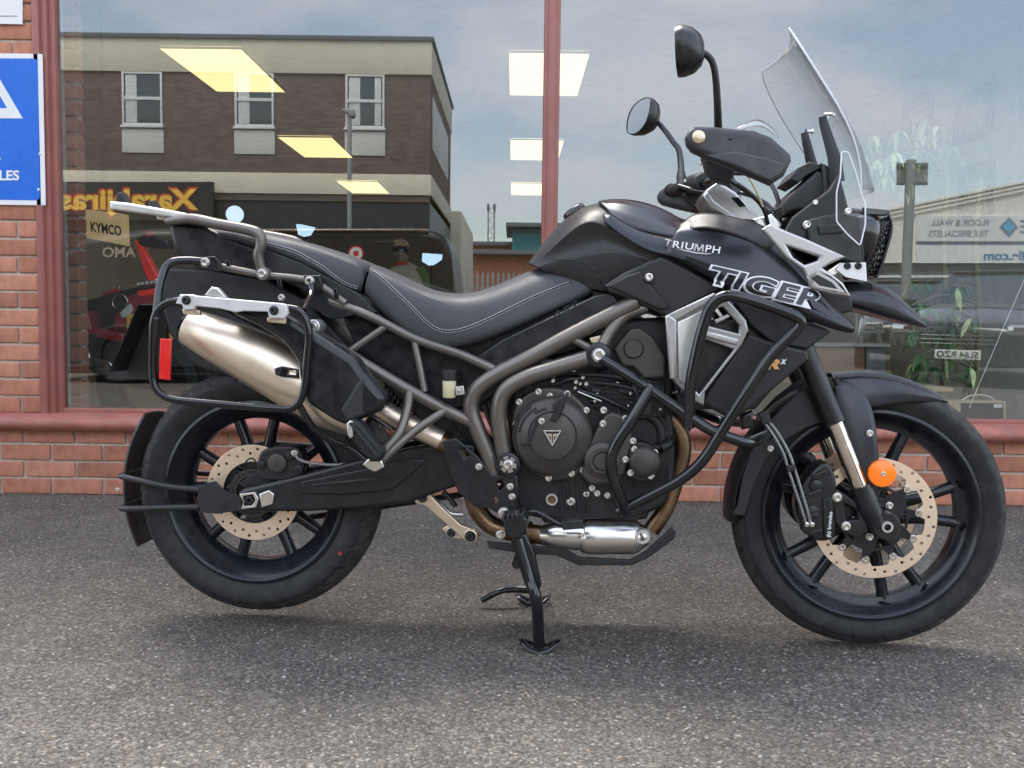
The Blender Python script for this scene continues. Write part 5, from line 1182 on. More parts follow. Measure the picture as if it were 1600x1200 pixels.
def courses(name, mort):
    # faint brick courses for masonry across the street
    n = MATS[name].node_tree; b = n.nodes['Principled BSDF']; src = b.inputs['Base Color'].links[0].from_socket
    t = n.nodes.new('ShaderNodeTexCoord'); mp = n.nodes.new('ShaderNodeMapping'); mp.inputs['Rotation'].default_value = (R(90), 0, 0); link(n, t.outputs['Object'], mp.inputs[0])
    bt = n.nodes.new('ShaderNodeTexBrick'); link(n, mp.outputs[0], bt.inputs['Vector'])
    for k_, v_ in (('Scale', 1.), ('Brick Width', .225), ('Row Height', .075), ('Mortar Size', .007)): bt.inputs[k_].default_value = v_
    bt.inputs['Color1'].default_value = (1, 1, 1, 1); bt.inputs['Color2'].default_value = (.62, .60, .58, 1); bt.inputs['Mortar'].default_value = (*mort, 1)
    x = n.nodes.new('ShaderNodeMix'); x.data_type = 'RGBA'; x.blend_type = 'MULTIPLY'; x.inputs['Factor'].default_value = 1.
    link(n, src, x.inputs['A']); link(n, bt.outputs['Color'], x.inputs['B']); link(n, x.outputs['Result'], b.inputs['Base Color'])
courses('brick_brown', (1.5, 1.5, 1.5)); courses('brick_far', (1.4, 1.5, 1.5))
def vplate(name, pts, yv, thick, mat, parent=None, base=None, holes=(), bev=.004, rad=0.):
    def pr(L):
        Q = [V(p[0], p[1], yv) for p in L]; Q = [Vector((q.x, q.z, 0)) for q in Q]
        return fillet(Q, rad, 4, True) if rad else Q
    me = flat_mesh([pr(pts)]+[pr(h) for h in holes], thick, bev)
    yr = 2*YG-yv
    for v in me.vertices: x, y_, z_ = v.co; v.co = (x, yr-thick/2+z_, y_)
    me.flip_normals()
    if base is not None: me.transform(Matrix.Translation(-Vector(base)))
    o = obj(name, me, mat, parent); return o
def vtext(name, s, xr, yb, xl, yt, yv, mat, parent, base, **k):
    p0 = V(xr, yb, yv); o = wtext(name, s, p0, V(xl, yb, yv)-p0, V(xr, yt, yv)-p0, mat, None, **k)
    o.data.transform(Matrix.Translation(-Vector(base))); o.parent = parent; return o
def pbox(name, x0, x1, y0, y1, z0, z1, mat, parent, base, bev=.005):
    o = box(name, Vector(((x0+x1)/2, (y0+y1)/2, (z0+z1)/2))-Vector(base), (abs(x1-x0), abs(y1-y0), abs(z1-z0)), mat, parent, bev); return o
# --- brown and cream block
YA = 28.0; ya = 2*YG-YA; xr = V(672, 200, YA).x; xl = -24.0
def za(py, px=400): return V(px, py, YA).z
bA = empty('opposite_building', (-12, ya-4, 0)); bb = bA.location.copy()
tag(bA, 'flat roofed brown brick building with cream bands reflected in the left window', 'building')
zt, zp, zb, zc = za(62), za(114), za(270), za(302)
pbox('wall', xl, xr, ya-9, ya, zc-.2, zt-.1, 'brick_brown', bA, bb)
pbox('parapet', xl-.05, xr+.04, ya-9.05, ya+.05, zp, zt, 'render_cream', bA, bb)
pbox('coping', xl-.09, xr+.10, ya-9.1, ya+.11, zt, zt+.12, 'roof_grey', bA, bb)
pbox('band', xl-.05, xr+.04, ya-9.05, ya+.05, zc, zb, 'render_cream', bA, bb)
pbox('shopfront', xl, xr, ya-9, ya-.05, 0, zc, 'fascia_black', bA, bb)
pbox('side_panel', xr+.005, xr+.03, ya-7.2, ya-.6, za(225), za(140), 'infill_panel', bA, bb)
for (x0, x1) in ((191, 254), (367, 428), (540, 601), (18, 78), (-160, -98)):
    wx0, wx1 = V(x0, 150, YA).x, V(x1, 150, YA).x; z0, z1 = za(198), za(114.5)
    wf_ = pbox('window', wx0, wx1, ya-.10, ya+.012, z0, z1, 'glass_dark', bA, bb)
    B0 = bb+wf_.location; t_ = .06
    for (a0, a1, c0, c1) in ((wx0, wx0+t_, z0, z1), (wx1-t_, wx1, z0, z1), (wx0+t_, wx1-t_, z1-t_, z1), (wx0+t_, wx1-t_, z0, z0+t_), (wx0+t_, wx1-t_, (z0+z1)/2-.04, (z0+z1)/2+.05)):
        pbox('frame', a0, a1, ya-.02, ya+.045, c0, c1, 'upvc', wf_, B0, .004)
    pbox('curtain', wx0+.10, wx0+.42, ya+.013, ya+.02, z0+.08, z1-.08, 'curtain', wf_, B0, .002)
    if x0 == 540: pbox('curtain', wx1-.28, wx1-.10, ya+.013, ya+.02, z0+.08, z1-.08, 'curtain', wf_, B0, .002)
    pbox('sill', wx0-.04, wx1+.04, ya, ya+.09, z0-.07, z0, 'upvc', wf_, B0, .004)
    pbox('infill', wx0-.02, wx1+.02, ya, ya+.03, za(241), z0-.10, 'infill_panel', wf_, B0, .004)
pbox('rear_wing', xr-8, xr+.42, ya-20, ya-9.1, 0, 4.7, 'render_cream', bA, bb)
fa = vplate('fascia_sign', [(-150, 284), (333, 284), (333, 344), (-150, 344)], YA-.35, .12, 'fascia_black', bA, bb)
vtext('fascia_lettering', 'Xarabjiras', 312, 341, 90, 292, YA-.36, 'letter_red', fa, bb, off=.075)
vtext('fascia_lettering', 'Xarabjiras', 309, 338, 93, 295, YA-.375, 'letter_yellow', fa, bb, off=.035)
# --- van
YV = 10.6; yv_ = 2*YG-YV; vb = Vector((V(400, 500, YV).x, yv_-.9, 0)); van = empty('parked_van', vb)
tag(van, 'black panel van with bronze roof rail reflected behind the seat', 'van')
vbd = vplate('body', [(60, 584), (60, 420), (130, 372), (230, 357), (640, 355), (676, 359), (694, 366), (704, 390), (711, 450), (714, 584)], YV, 1.8, 'van_black', van, vb, bev=.08, rad=.05)
for q in ([(540, 378), (648, 376), (656, 386), (658, 452), (536, 452), (534, 388)], [(400, 376), (512, 376), (520, 386), (520, 452), (392, 452), (392, 386)], [(250, 378), (372, 376), (378, 386), (378, 452), (240, 452), (240, 388)]):
    vplate('side_panel', q, YV-.006, .012, 'van_black', van, vb, rad=.04, bev=.003)
vplate('roof_rail', [(330, 358), (669, 357.5), (670, 361), (330, 361.5)], YV-.03, .04, 'rail_bronze', van, vb, bev=.008)
vplate('tail_light', [(701, 402), (706, 402), (709, 446), (703, 446)], YV-.004, .05, 'van_black', van, vb, bev=.006)
c_ = [(556+10*math.cos(k*.3927), 396+10*math.sin(k*.3927)) for k in range(16)]; h_ = [(556+4.6*math.cos(k*.3927), 396+4.6*math.sin(k*.3927)) for k in range(16)]
vplate('logo_ring', [(556+12.5*math.cos(k*.3927), 396+12.5*math.sin(k*.3927)) for k in range(16)], YV-.014, .003, 'letter_red', van, vb, bev=.0005)
vplate('logo_ring', c_, YV-.018, .003, 'sign_white', van, vb, [h_], bev=.0005)
vtext('van_lettering', 'AMO', 212, 402, 160, 386, YV-.02, 'letter_tan', van, vb, off=.02)
for px in (190, 610):
    c = V(px, 560, YV); ty = lathe('wheel', [(0, 0.0), (.2, 0), (.21, .02), (.30, .03), (.33, .0), (.33, -.2)], (0, 0), 'rubber', van, seg=32); ty.location = Vector((c.x, yv_+.03, .33))-vb
    ty.rotation_euler = (0, 0, math.pi)
# --- lamp post and sign post
def post(name, px, ytop, yv, wpx, label, cat):
    p = V(px, ytop, yv); e = empty(name, (p.x, p.y, 0)); tag(e, label, cat)
    sweep('pole', [Vector((0, 0, 0)), Vector((0, 0, p.z))], wpx*yv/FPX/2, 'galvanised', e, 16); return e, p
lmp, p = post('lamp_post', 546, 176, 20, 7, 'slim grey lamp post reflected in front of the brown building', 'lamp post')
l0 = lmp.location.copy(); hh = vplate('lamp_head', [(534, 169), (553, 170), (554, 181), (548, 183), (542, 176), (534, 173)], 19.9, .2, 'galvanised', lmp, l0, bev=.02)
vplate('lens', [(535, 173.5), (542, 176.5), (547, 183.5), (545, 184), (540, 178)], 19.95, .14, 'upvc', lmp, l0, bev=.006)
sg_, p = post('sign_post', 1424, 250, 14, 15, 'grey post carrying the back of a road sign reflected in the right window', 'sign post')
s0 = sg_.location.copy()
vplate('sign_plate', [(1401, 254), (1451, 254), (1449, 289), (1401, 289)], 14.12, .004, 'galvanised', sg_, s0, bev=.001)
for yy in (256, 284): vplate('channel', [(1402, yy), (1450, yy), (1450, yy+5), (1402, yy+5)], 14.09, .03, 'roof_grey', sg_, s0, bev=.003)
# --- palisade fence
YF = 25.0; yf = 2*YG-YF; f0 = V(760, 490, YF); f0.z = 0; fen = empty('palisade_fence', f0); tag(fen, 'grey steel palisade fence with pointed pales reflected above the seat', 'fence')
zf = V(740, 424, YF).z
pm_ = flat_mesh([[Vector((-.032, 0, 0)), Vector((.032, 0, 0)), Vector((.032, zf-.10, 0)), Vector((0, zf, 0)), Vector((-.032, zf-.10, 0))]], .02, .003)
for v in pm_.vertices: v.co = (v.co.x, v.co.z, v.co.y)
pm_.flip_normals(); pm_.materials.append(MATS['galvanised'])
for k in range(30):
    o = bpy.data.objects.new('pale', pm_); COL.objects.link(o); o.parent = fen; o.location = (V(713+8.1*k, 490, YF).x-f0.x, 0, 0)
for zz in (.4, zf-.45): pbox('rail', V(706, 490, YF).x, V(955, 490, YF).x, yf-.06, yf-.015, zz, zz+.05, 'galvanised', fen, f0)
# --- far buildings and mast
YC = 60.0; yc = 2*YG-YC; b2 = Vector((V(800, 490, YC).x, yc-5, 0)); rbk = empty('brick_warehouse', b2); tag(rbk, 'far low red brick warehouse with grey roof reflected beside the mast', 'building')
pbox('wall', V(722, 490, YC).x, V(1000, 490, YC).x, yc-10, yc, 0, V(800, 398, YC).z, 'brick_far', rbk, b2)
pbox('roof', V(736, 490, YC).x, V(1004, 490, YC).x, yc-10.4, yc+.4, V(800, 398, YC).z, V(800, 391, YC).z, 'roof_grey', rbk, b2)
pbox('upper_storey', V(724, 490, YC).x, V(800, 490, YC).x, yc-16, yc-11, 0, V(800, 384, YC+11).z, 'brick_far', rbk, b2)
pbox('upper_roof', V(722, 490, YC).x, V(802, 490, YC).x, yc-16.3, yc-10.8, V(800, 384, YC+11).z, V(800, 378, YC+11).z, 'roof_grey', rbk, b2)
YT = 66.0; yt_ = 2*YG-YT; b3 = Vector((V(850, 490, YT).x, yt_-4, 0)); tl = empty('teal_building', b3); tag(tl, 'far teal clad building with overhanging flat roof reflected beside the mullion', 'building')
pbox('wall', V(799, 490, YT).x, V(960, 490, YT).x, yt_-8, yt_, 0, V(830, 356, YT).z, 'teal_clad', tl, b3)
pbox('window_band', V(800, 490, YT).x, V(958, 490, YT).x, yt_-.05, yt_+.04, V(830, 364, YT).z, V(830, 357, YT).z, 'glass_dark', tl, b3)
pbox('roof', V(789, 490, YT).x, V(965, 490, YT).x, yt_-9, yt_+1, V(830, 356, YT).z, V(830, 350, YT).z, 'roof_grey', tl, b3)
YX = 75.0; m0 = V(766, 490, YX); m0.z = 0; mast = empty('lattice_mast', m0); tag(mast, 'tall grey twin leg mast on the skyline in the reflection', 'mast')
zm = V(766, 321, YX).z
for dx in (-.24, .24): sweep('mast_leg', [Vector((dx, 0, 0)), Vector((dx, 0, zm))], .055, 'galvanised', mast, 8)
for k in range(24): sweep('mast_brace', [Vector((-.24 if k % 2 else .24, 0, zm*k/24)), Vector((.24 if k % 2 else -.24, 0, zm*(k+1)/24))], .03, 'galvanised', mast, 6)
for dx in (-.24, .24): pbox('antenna', m0.x+dx-.1, m0.x+dx+.1, m0.y-.1, m0.y+.1, zm-.4, zm+.1, 'roof_grey', mast, m0)
# --- white tile showroom
YW = 26.0; yw = 2*YG-YW; w0 = Vector((V(1560, 490, YW).x, yw-6, 0)); tile = empty('tile_showroom', w0); tag(tile, 'white gabled tile showroom with blue lettering reflected in the right window', 'building')
vplate('wall', [(1340, 600), (1340, 340), (1372, 332), (1600, 286), (1720, 262), (1850, 300), (1850, 600)], YW+.25, 11.5, 'roof_grey', tile, w0, bev=.02)
vplate('cladding', [(1338, 411), (1338, 339), (1372, 331), (1600, 284), (1720, 260), (1852, 298), (1852, 411)], YW, .16, 'clad_white', tile, w0, bev=.01)
for k in range(3):
    d = 6.5*k; vplate('roof_trim', [(1338, 337+d), (1372, 329+d), (1600, 282.5+d), (1720, 258+d), (1852, 296+d), (1852, 300+d), (1720, 262+d), (1600, 286.5+d), (1372, 333+d), (1338, 341+d)], YW-.10+.02*k, .1, 'clad_white', tile, w0, bev=.006)
vplate('sign_panel', [(1432, 337), (1850, 337), (1850, 377), (1432, 377)], YW-.05, .06, 'panel_pale', tile, w0)
vplate('sign_panel', [(1432, 384), (1850, 384), (1850, 411), (1432, 411)], YW-.04, .05, 'panel_pale', tile, w0)
vplate('roller_gap', [(1432, 378), (1850, 378), (1850, 383), (1432, 383)], YW-.01, .02, 'letter_grey', tile, w0)
vtext('sign_lettering', 'FLOOR & WALL', 1545, 353, 1455, 343, YW-.055, 'letter_grey', tile, w0, off=.015)
vtext('sign_lettering', 'TILE SPECIALISTS', 1545, 370, 1451, 360, YW-.055, 'letter_grey', tile, w0, off=.015)
vtext('sign_lettering', 'ile.com', 1601, 407, 1537, 392, YW-.045, 'letter_blue', tile, w0, off=.03)
vplate('logo', [(1577, 339), (1591, 355), (1577, 372), (1561, 355)], YW-.055, .01, 'letter_grey', tile, w0, bev=.002)
vplate('logo', [(1577, 345), (1586, 355), (1577, 365), (1567, 355)], YW-.065, .01, 'logo_blue', tile, w0, bev=.002)
vtext('sign_lettering', 'E', 1606, 364, 1594, 344, YW-.055, 'letter_grey', tile, w0, off=.02)
vplate('shop_window', [(1380, 424), (1560, 424), (1560, 560), (1380, 560)], YW+.2, .08, 'glass_dark', tile, w0)
vplate('window_rail', [(1372, 430), (1640, 430), (1640, 434), (1372, 434)], YW+.1, .1, 'panel_pale', tile, w0)
# --- parked cars facing the shop
def car(label, pxc, yv, plate_txt, rz):
    c = V(pxc, 490, yv); e = empty('parked_car', (c.x+2.1*math.sin(rz), c.y-2.1*math.cos(rz), 0), rz); tag(e, label, 'car', 'dark cars parked across the street')
    st_ = [(2.1, .56, .62, .30), (2.08, .80, .72, .26), (1.95, .88, .80, .24), (1.3, .91, .96, .22), (.85, .91, 1.02, .22), (.2, .90, 1.06, .22), (-1.4, .90, 1.06, .22), (-2.0, .86, .98, .25), (-2.1, .78, .85, .3)]
    rows = []
    for (y, hw_, zt_, zb_) in st_:
        ring = [(0, zb_), (hw_*.85, zb_), (hw_, zb_+.12), (hw_, zb_+(zt_-zb_)*.55), (hw_*.95, zt_-.06), (hw_*.7, zt_), (0, zt_+.03)]
        ring += [(-x, z) for x, z in reversed(ring[1:-1])]
        rows.append([(x, y, z) for x, z in ring]+[(ring[0][0], y, ring[0][1])])
    v = []; f = []; n_ = len(rows[0])-1
    for r_ in rows: v += r_[:-1]
    for i in range(len(rows)-1):
        for k in range(n_): f.append((i*n_+k, i*n_+(k+1) % n_, (i+1)*n_+(k+1) % n_, (i+1)*n_+k))
    f += [tuple(range(n_)), tuple(range((len(rows)-1)*n_, len(rows)*n_))]
    body = pyd('body', v, f, 'car_paint', e, 60); bm = bmesh.new(); bm.from_mesh(body.data); bmesh.ops.recalc_face_normals(bm, faces=bm.faces); bm.to_mesh(body.data); bm.free()
    s_ = body.modifiers.new('Subsurf', 'SUBSURF'); s_.levels = s_.render_levels = 2
    cv = [(.78, .95, 1.0), (.05, .62, 1.44), (-.9, .62, 1.48), (-1.75, .74, 1.05)]
    v = []; f = []
    for y, hw_, z in cv: v += [(-hw_ if z < 1.2 else -hw_, y, z), (hw_, y, z)]
    lo = [(-.84, .78, .98), (.84, .78, .98), (-.84, .05, 1.0), (.84, .05, 1.0), (-.84, -.9, 1.0), (.84, -.9, 1.0), (-.84, -1.75, .98), (.84, -1.75, .98)]
    v += lo; f = [(0, 1, 3, 2), (2, 3, 5, 4), (4, 5, 7, 6), (8, 0, 2, 10), (10, 2, 4, 12), (12, 4, 6, 14), (1, 9, 11, 3), (3, 11, 13, 5), (5, 13, 15, 7)]
    cb_ = pyd('cabin', v, f, 'glass_dark', e, 20)
    pbox('roof', -.60, .60, -.95, .06, 1.455, 1.50, 'car_paint', e, (0, 0, 0), .02)
    for s in (-1, 1):
        hl = box('headlight', (s*.66, 2.03, .70), (.30, .12, .14), 'galvanised', e, .04); box('lens', (0, .055, 0), (.26, .04, .10), 'mirror_glass', hl, .015)
        box('door_mirror', (s*1.0, .62, 1.04), (.2, .1, .13), 'car_paint', e, .03)
        for yy in (1.35, -1.35):
            w_ = lathe('wheel', [(0, .0), (.19, 0), (.2, .02), (.29, .03), (.32, .0), (.32, -.2)], (0, 0), 'rubber', e, seg=28); w_.location = (s*.90, yy, .32); w_.rotation_euler = (0, 0, math.pi/2*s)
    g_ = box('grille', (0, 2.09, .58), (.9, .06, .16), 'fascia_black', e, .02)
    for k in range(3): box('grille_bar', (0, .035, -.05+.05*k), (.86, .01, .012), 'chrome', g_, .002)
    np_ = box('number_plate', (0, 2.125, .40), (.52, .012, .112), 'plate_white', e, .002)
    t_ = wtext('plate_lettering', plate_txt, (.235, .0075, -.038), (-.47, 0, 0), (0, 0, .076), 'ink', np_, off=.02)
    return e
car('black car with white front number plate reflected at the right edge', 1500, 11.6, 'SL64 RZO', R(38))
car('dark car half hidden behind the sign post in the right window reflection', 1436, 15.0, 'TONY', R(20))
# ---------------------------------------------------------------- inside the showroom
M('lamp_panel', (.9, .85, .7), .6, emit=(1.0, .74, .34), estr=.58, var=.02); M('lamp_frame', (.6, .6, .58), .5)
ZCL = 2.79
r0, r1 = G(250, 74, ZCL).y, G(338, 141, ZCL).y; dy_ = G(435, 213, ZCL).y-r0
cx = [(G(250, 74, ZCL).x, G(375, 74, ZCL).x), (G(796, 85, ZCL).x, G(920, 85, ZCL).x)]
nm = ['nearest', 'second', 'third', 'farthest']
for ci, (x0, x1) in enumerate(cx):
    for k in range(4):
        y0 = r0+dy_*k; y1 = y0+(r1-r0)
        if y1 > 19.6: continue
        e = empty('ceiling_light', ((x0+x1)/2, (y0+y1)/2, ZCL))
        tag(e, '%s lit ceiling panel of the %s row' % (nm[k], ('left', 'right')[ci]), 'ceiling light', 'square ceiling lights of the showroom')
        box('diffuser', (0, 0, -.006), (x1-x0, y1-y0, .01), 'lamp_panel', e, .001)
        for sx, sy, lx, ly in ((-1, 0, .03, y1-y0+.06), (1, 0, .03, y1-y0+.06), (0, -1, x1-x0, .03), (0, 1, x1-x0, .03)):
            box('frame', (sx*((x1-x0)/2+.016), sy*((y1-y0)/2+.016), -.004), (lx, ly, .012), 'lamp_frame', e, .001)
# KYMCO box sign with a faintly glowing face
M('sign_cream', (.72, .52, .28), .5, emit=(1., .70, .35), estr=.10, var=.04)
YK = 6.3; k0 = W(160, 380, YK); kb = empty('hanging_sign', k0); tag(kb, 'small cream box sign with black capital letters inside the left window', 'sign')
wplate('sign_box', [(127, 326), (192, 334), (194, 383), (130, 371)], YK, .10, 'sign_cream', kb, bev=.006, base=k0)
me = text_me('KYMCO', .03)
p0, p1, p2 = W(142, 362, YK-.004), W(190, 369, YK-.004), W(141, 346, YK-.004)
for v in me.vertices: v.co = p0+(p1-p0)*v.co.x+(p2-p0)*v.co.y-k0
obj('lettering', me, 'ink', kb)
sweep('hanger', [W(160, 330, YK)-k0, Vector((0, .05, 2.8-k0.z))], .006, 'roof_grey', kb, 6)
# red touring motorcycle just inside the left window
M('maroon_paint', (.42, .025, .045), .14, coat=.6, var=.05); M('red_trim', (.95, .05, .03), .22, coat=.5, emit=(1, .02, .01), estr=.05)  # faint glow added to the red trim, which is no lamp
YR = 5.35; r0_ = W(180, 640, YR); r0_.z = .03; rb = empty('touring_motorcycle', r0_)
tag(rb, 'maroon and black touring motorcycle displayed inside the left window', 'motorcycle')
def rp(name, pts, dy, th, mat, bev=.01, rad=.0, holes=()): return wplate(name, pts, YR+dy, th, mat, rb, holes, bev, rad, base=r0_)
rp('body', [(128, 470), (200, 450), (246, 445), (330, 470), (330, 610), (250, 612), (150, 600), (125, 540)], .28, .35, 'engine_dark', .04)
rp('fairing', [(176, 494), (196, 462), (222, 456), (250, 458), (250, 512), (214, 520), (172, 516)], .12, .22, 'maroon_paint', .035)
rp('fairing', [(126, 490), (138, 486), (142, 512), (176, 516), (196, 520), (190, 536), (150, 530), (130, 520)], .14, .2, 'maroon_paint', .03)
rp('fairing_trim', [(214, 455), (246, 450), (246, 460), (216, 463)], .10, .02, 'red_trim', .004)
rp('screen_trim', [(209, 376), (216, 372), (244, 424), (250, 440), (232, 440), (224, 424)], .16, .06, 'red_trim', .012)
rp('screen_cap', [(212, 372), (224, 366), (262, 374), (262, 388), (240, 388), (216, 384)], .16, .10, 'black_gloss', .012)
rp('tail_lamp', [(224, 362), (236, 360), (240, 366), (230, 372)], .15, .05, 'red_lens', .008)
rp('windscreen', [(206, 380), (240, 440), (180, 446), (176, 420)], .20, .012, 'lamp_glass', .002)
for (x0, y0, x1, y1) in ((160, 459, 187, 452), (212, 444, 245, 440)):
    ls = rp('lamp_strip', [(x0, y0), (x1, y1-5), (x1+1, y1+3), (x0+2, y0+5)], .14, .05, 'chrome', .006)
    for k in range(5):
        t_ = (k+.5)/5; px, py = x0+(x1-x0)*t_, y0+(y1-y0)*t_
        rp('lamp', [(px-2, py-2), (px+2, py-2.4), (px+2, py+2), (px-2, py+2.4)], .112, .02, 'upvc' if x0 > 200 else 'red_lens', .003)
rp('speaker_ring', [(187+12.5*math.cos(k*.2618), 472+12.5*math.sin(k*.2618)) for k in range(24)], .11, .02, 'chrome', .003, holes=[[(187+11*math.cos(k*.2618), 472+11*math.sin(k*.2618)) for k in range(24)]])
rp('speaker', [(187+11*math.cos(k*.2618), 472+11*math.sin(k*.2618)) for k in range(24)], .12, .01, 'engine_dark', .002)
rp('badge', [(187, 489), (203, 474), (208, 484), (200, 494), (190, 497)], .11, .02, 'sign_white', .003)
rp('reflector', [(197, 492), (210, 490), (208, 496), (202, 498), (203, 510), (198, 514)], .11, .02, 'letter_yellow', .003)
rp('plate_holder', [(262, 505), (278, 512), (279, 528), (266, 532), (263, 518)], .11, .02, 'letter_yellow', .003)
for pts in (((106, 540), (112, 556)), ((124, 540), (136, 550), (140, 560)), ((140, 560), (168, 566), (174, 572)), ((106, 562), (135, 572), (150, 578)), ((150, 578), (190, 582), (246, 584)), ((168, 566), (166, 580)), ((200, 584), (214, 580), (246, 574))):
    sweep('chrome_bar', catmull([W(x, y, YR+.08)-r0_ for x, y in pts], 4) if len(pts) > 2 else [W(x, y, YR+.08)-r0_ for x, y in pts], .012, 'chrome', rb, 10)
tyw = lathe('wheel', [(.18, .05), (.24, .07), (.30, .05), (.31, 0), (.30, -.05), (.24, -.07), (.18, -.05)], (0, 0), 'rubber', rb, seg=40); tyw.location = W(235, 600, YR+.3)-r0_
# scooters whose mirrors show above the seat
def scooter(px, py, y, shape, label):
    c = W(px, py, y); e = empty('display_scooter', (c.x, c.y+.15, .03)); tag(e, label, 'scooter', 'scooters on display inside the window')
    z = c.z-.03
    ss = [Vector((0, 0, z-.30)), Vector((-.01, -.05, z-.12)), Vector((0, -.13, z-.01))]
    sweep('mirror_stalk', catmull(ss, 5), .006, 'black_gloss', e, 8)
    n = Vector((.30, -.945, .105)).normalized(); u = Vector((-n.y, n.x, 0)).normalized(); w_ = n.cross(u)
    s_ = y/FPX
    pts = shape if shape else [(13.5*math.cos(k*.2618), 13.5*math.sin(k*.2618)) for k in range(24)]
    ctr = Vector((0, -.15, z)); k_ = 1/abs(w_.z)
    fr_ = [ctr+u*(a*s_)-w_*(b_*s_*k_)*(-1 if w_.z < 0 else 1) for a, b_ in pts]
    m_ = pyd('mirror', fr_, [tuple(range(len(fr_)))], 'mirror_glass', e)
    if m_.data.polygons[0].normal.dot(n) < 0: m_.data.flip_normals()
    bk_ = [q-n*.03+(ctr-q)*.15 for q in fr_]; N_ = len(fr_)
    v_ = [q-n*.002+(q-ctr)*.05 for q in fr_]+bk_
    pyd('mirror_shell', v_, [(k, (k+1) % N_, N_+(k+1) % N_, N_+k) for k in range(N_)]+[tuple(range(N_, 2*N_))], 'black_gloss', m_, 50)
    sweep('handlebar', catmull([Vector((-.30, -.02, z-.33)), Vector((0, .05, z-.27)), Vector((.30, -.02, z-.33))], 6), .014, 'black_gloss', e, 10)
    sweep('steering_column', [Vector((0, .04, z-.28)), Vector((0, -.05, .30))], .03, 'black_satin', e, 12)
    for q in ([(-.2, .02, .25), (-.22, .02, z-.40), (.22, .02, z-.40), (.2, .02, .25)],):
        v_ = [Vector(a) for a in q]+[Vector(a)+Vector((0, .05, 0)) for a in q]
        pyd('leg_shield', v_, [(3, 2, 1, 0), (4, 5, 6, 7), (0, 1, 5, 4), (1, 2, 6, 5), (2, 3, 7, 6), (3, 0, 4, 7)], 'black_gloss', e)
    for yy in (-.15, 1.05):
        w2 = lathe('wheel', [(.1, .04), (.18, .05), (.22, .03), (.225, 0), (.22, -.03), (.18, -.05), (.1, -.04)], (0, 0), 'rubber', e, seg=28); w2.rotation_euler = (0, 0, math.pi/2); w2.location = (0, yy, .225)
    sweep('seat', catmull([Vector((0, .45, .74)), Vector((0, .8, .78)), Vector((0, 1.2, .80))], 4), [.10, .13, .10], 'seat_vinyl', e, 14, flat=((0, 0, 1), .5))
    sweep('tail_body', catmull([Vector((0, .35, .32)), Vector((0, .7, .55)), Vector((0, 1.2, .68))], 4), [.12, .18, .10], 'black_satin', e, 14)
scooter(367, 335, 6.4, None, 'dark scooter inside the window with a round mirror above the rear rack')
scooter(477, 360, 6.8, [(-14, -9), (-8, -9.5), (16, -5), (8, 8), (-2, 10), (-11, 7)], 'dark scooter inside the window with a mirror above the passenger seat')
scooter(674, 405, 7.4, [(-14, -9), (18, -8), (17, 0), (4, 9), (-4, 10), (-15, 4)], 'dark scooter inside the window with a mirror right of the helmet')
# helmeted display figure
M('helmet_shell', (.42, .34, .30), .2, coat=.5, var=.6, vscale=16); M('jacket_white', (.62, .60, .53), .6, var=.12, vscale=6); M('jacket_green', (.12, .28, .06), .6); M('visor', (.012, .012, .014), .08, coat=.5); M('jacket_dark', (.05, .035, .03), .6)
YN = 8.6; n0 = W(628, 470, YN); n0.z = .03; mn = empty('mannequin', n0); tag(mn, 'display mannequin in patterned helmet and white green jacket seen through the window', 'mannequin')
def np3(px, py, dy=0): return W(px, py, YN+dy)-n0
hc = np3(626, 393); v = []; f = []; nu, nv = 24, 14
for i in range(nv+1):
    th = math.pi*i/nv
    for k in range(nu):
        a = 2*math.pi*k/nu; r_ = math.sin(th); z_ = math.cos(th)
        sx = .085*(1 if z_ > -.2 else 1-.25*(-z_-.2)); sy = .105+.02*(1 if math.sin(a) < 0 and z_ < -.1 else 0)
        v.append(hc+Vector((r_*math.cos(a)*sx, r_*math.sin(a)*sy, z_*.115)))
for i in range(nv):
    for k in range(nu): f.append((i*nu+k, (i+1)*nu+k, (i+1)*nu+(k+1) % nu, i*nu+(k+1) % nu))
hel = pyd('helmet', v, f, 'helmet_shell', mn, 60)
vv = []; ff = []
for i in range(6):
    for k in range(13):
        a = R(205+130*k/12); z_ = .045-.075*i/5; rr = math.sqrt(max(0, 1-(z_/.115)**2))
        vv.append(hc+Vector((math.cos(a)*.0885*rr, math.sin(a)*.110*rr, z_)))
for i in range(5):
    for k in range(12): ff.append((i*13+k, i*13+k+1, (i+1)*13+k+1, (i+1)*13+k))
o = pyd('visor', vv, ff, 'visor', hel, 60); md = o.modifiers.new('Solidify', 'SOLIDIFY'); md.thickness = .004; md.offset = 0
sweep('torso', catmull([np3(628, 412), np3(630, 424), np3(634, 450), np3(636, 490), np3(636, 540)], 5), [.07, .15, .19, .18, .16], 'jacket_white', mn, 22, flat=((0, 1, 0), .62))
sweep('collar', [np3(626, 408), np3(627, 415)], [.06, .075], 'letter_red', mn, 16)
sweep('arm', catmull([np3(604, 420), np3(594, 440), np3(588, 480, -.05), np3(600, 520, -.2)], 5), [.06, .06, .05, .04], 'jacket_dark', mn, 14)
sweep('arm', catmull([np3(652, 420), np3(664, 444), np3(668, 480, -.05), np3(656, 520, -.2)], 5), [.06, .06, .05, .04], 'jacket_green', mn, 14)
sweep('stand', [np3(636, 540), Vector((np3(636, 540).x, 0, 0))], .03, 'roof_grey', mn, 10)
sweep('stand_base', [Vector((np3(636, 540).x, 0, 0)), Vector((np3(636, 540).x, 0, .02))], .2, 'roof_grey', mn, 24)
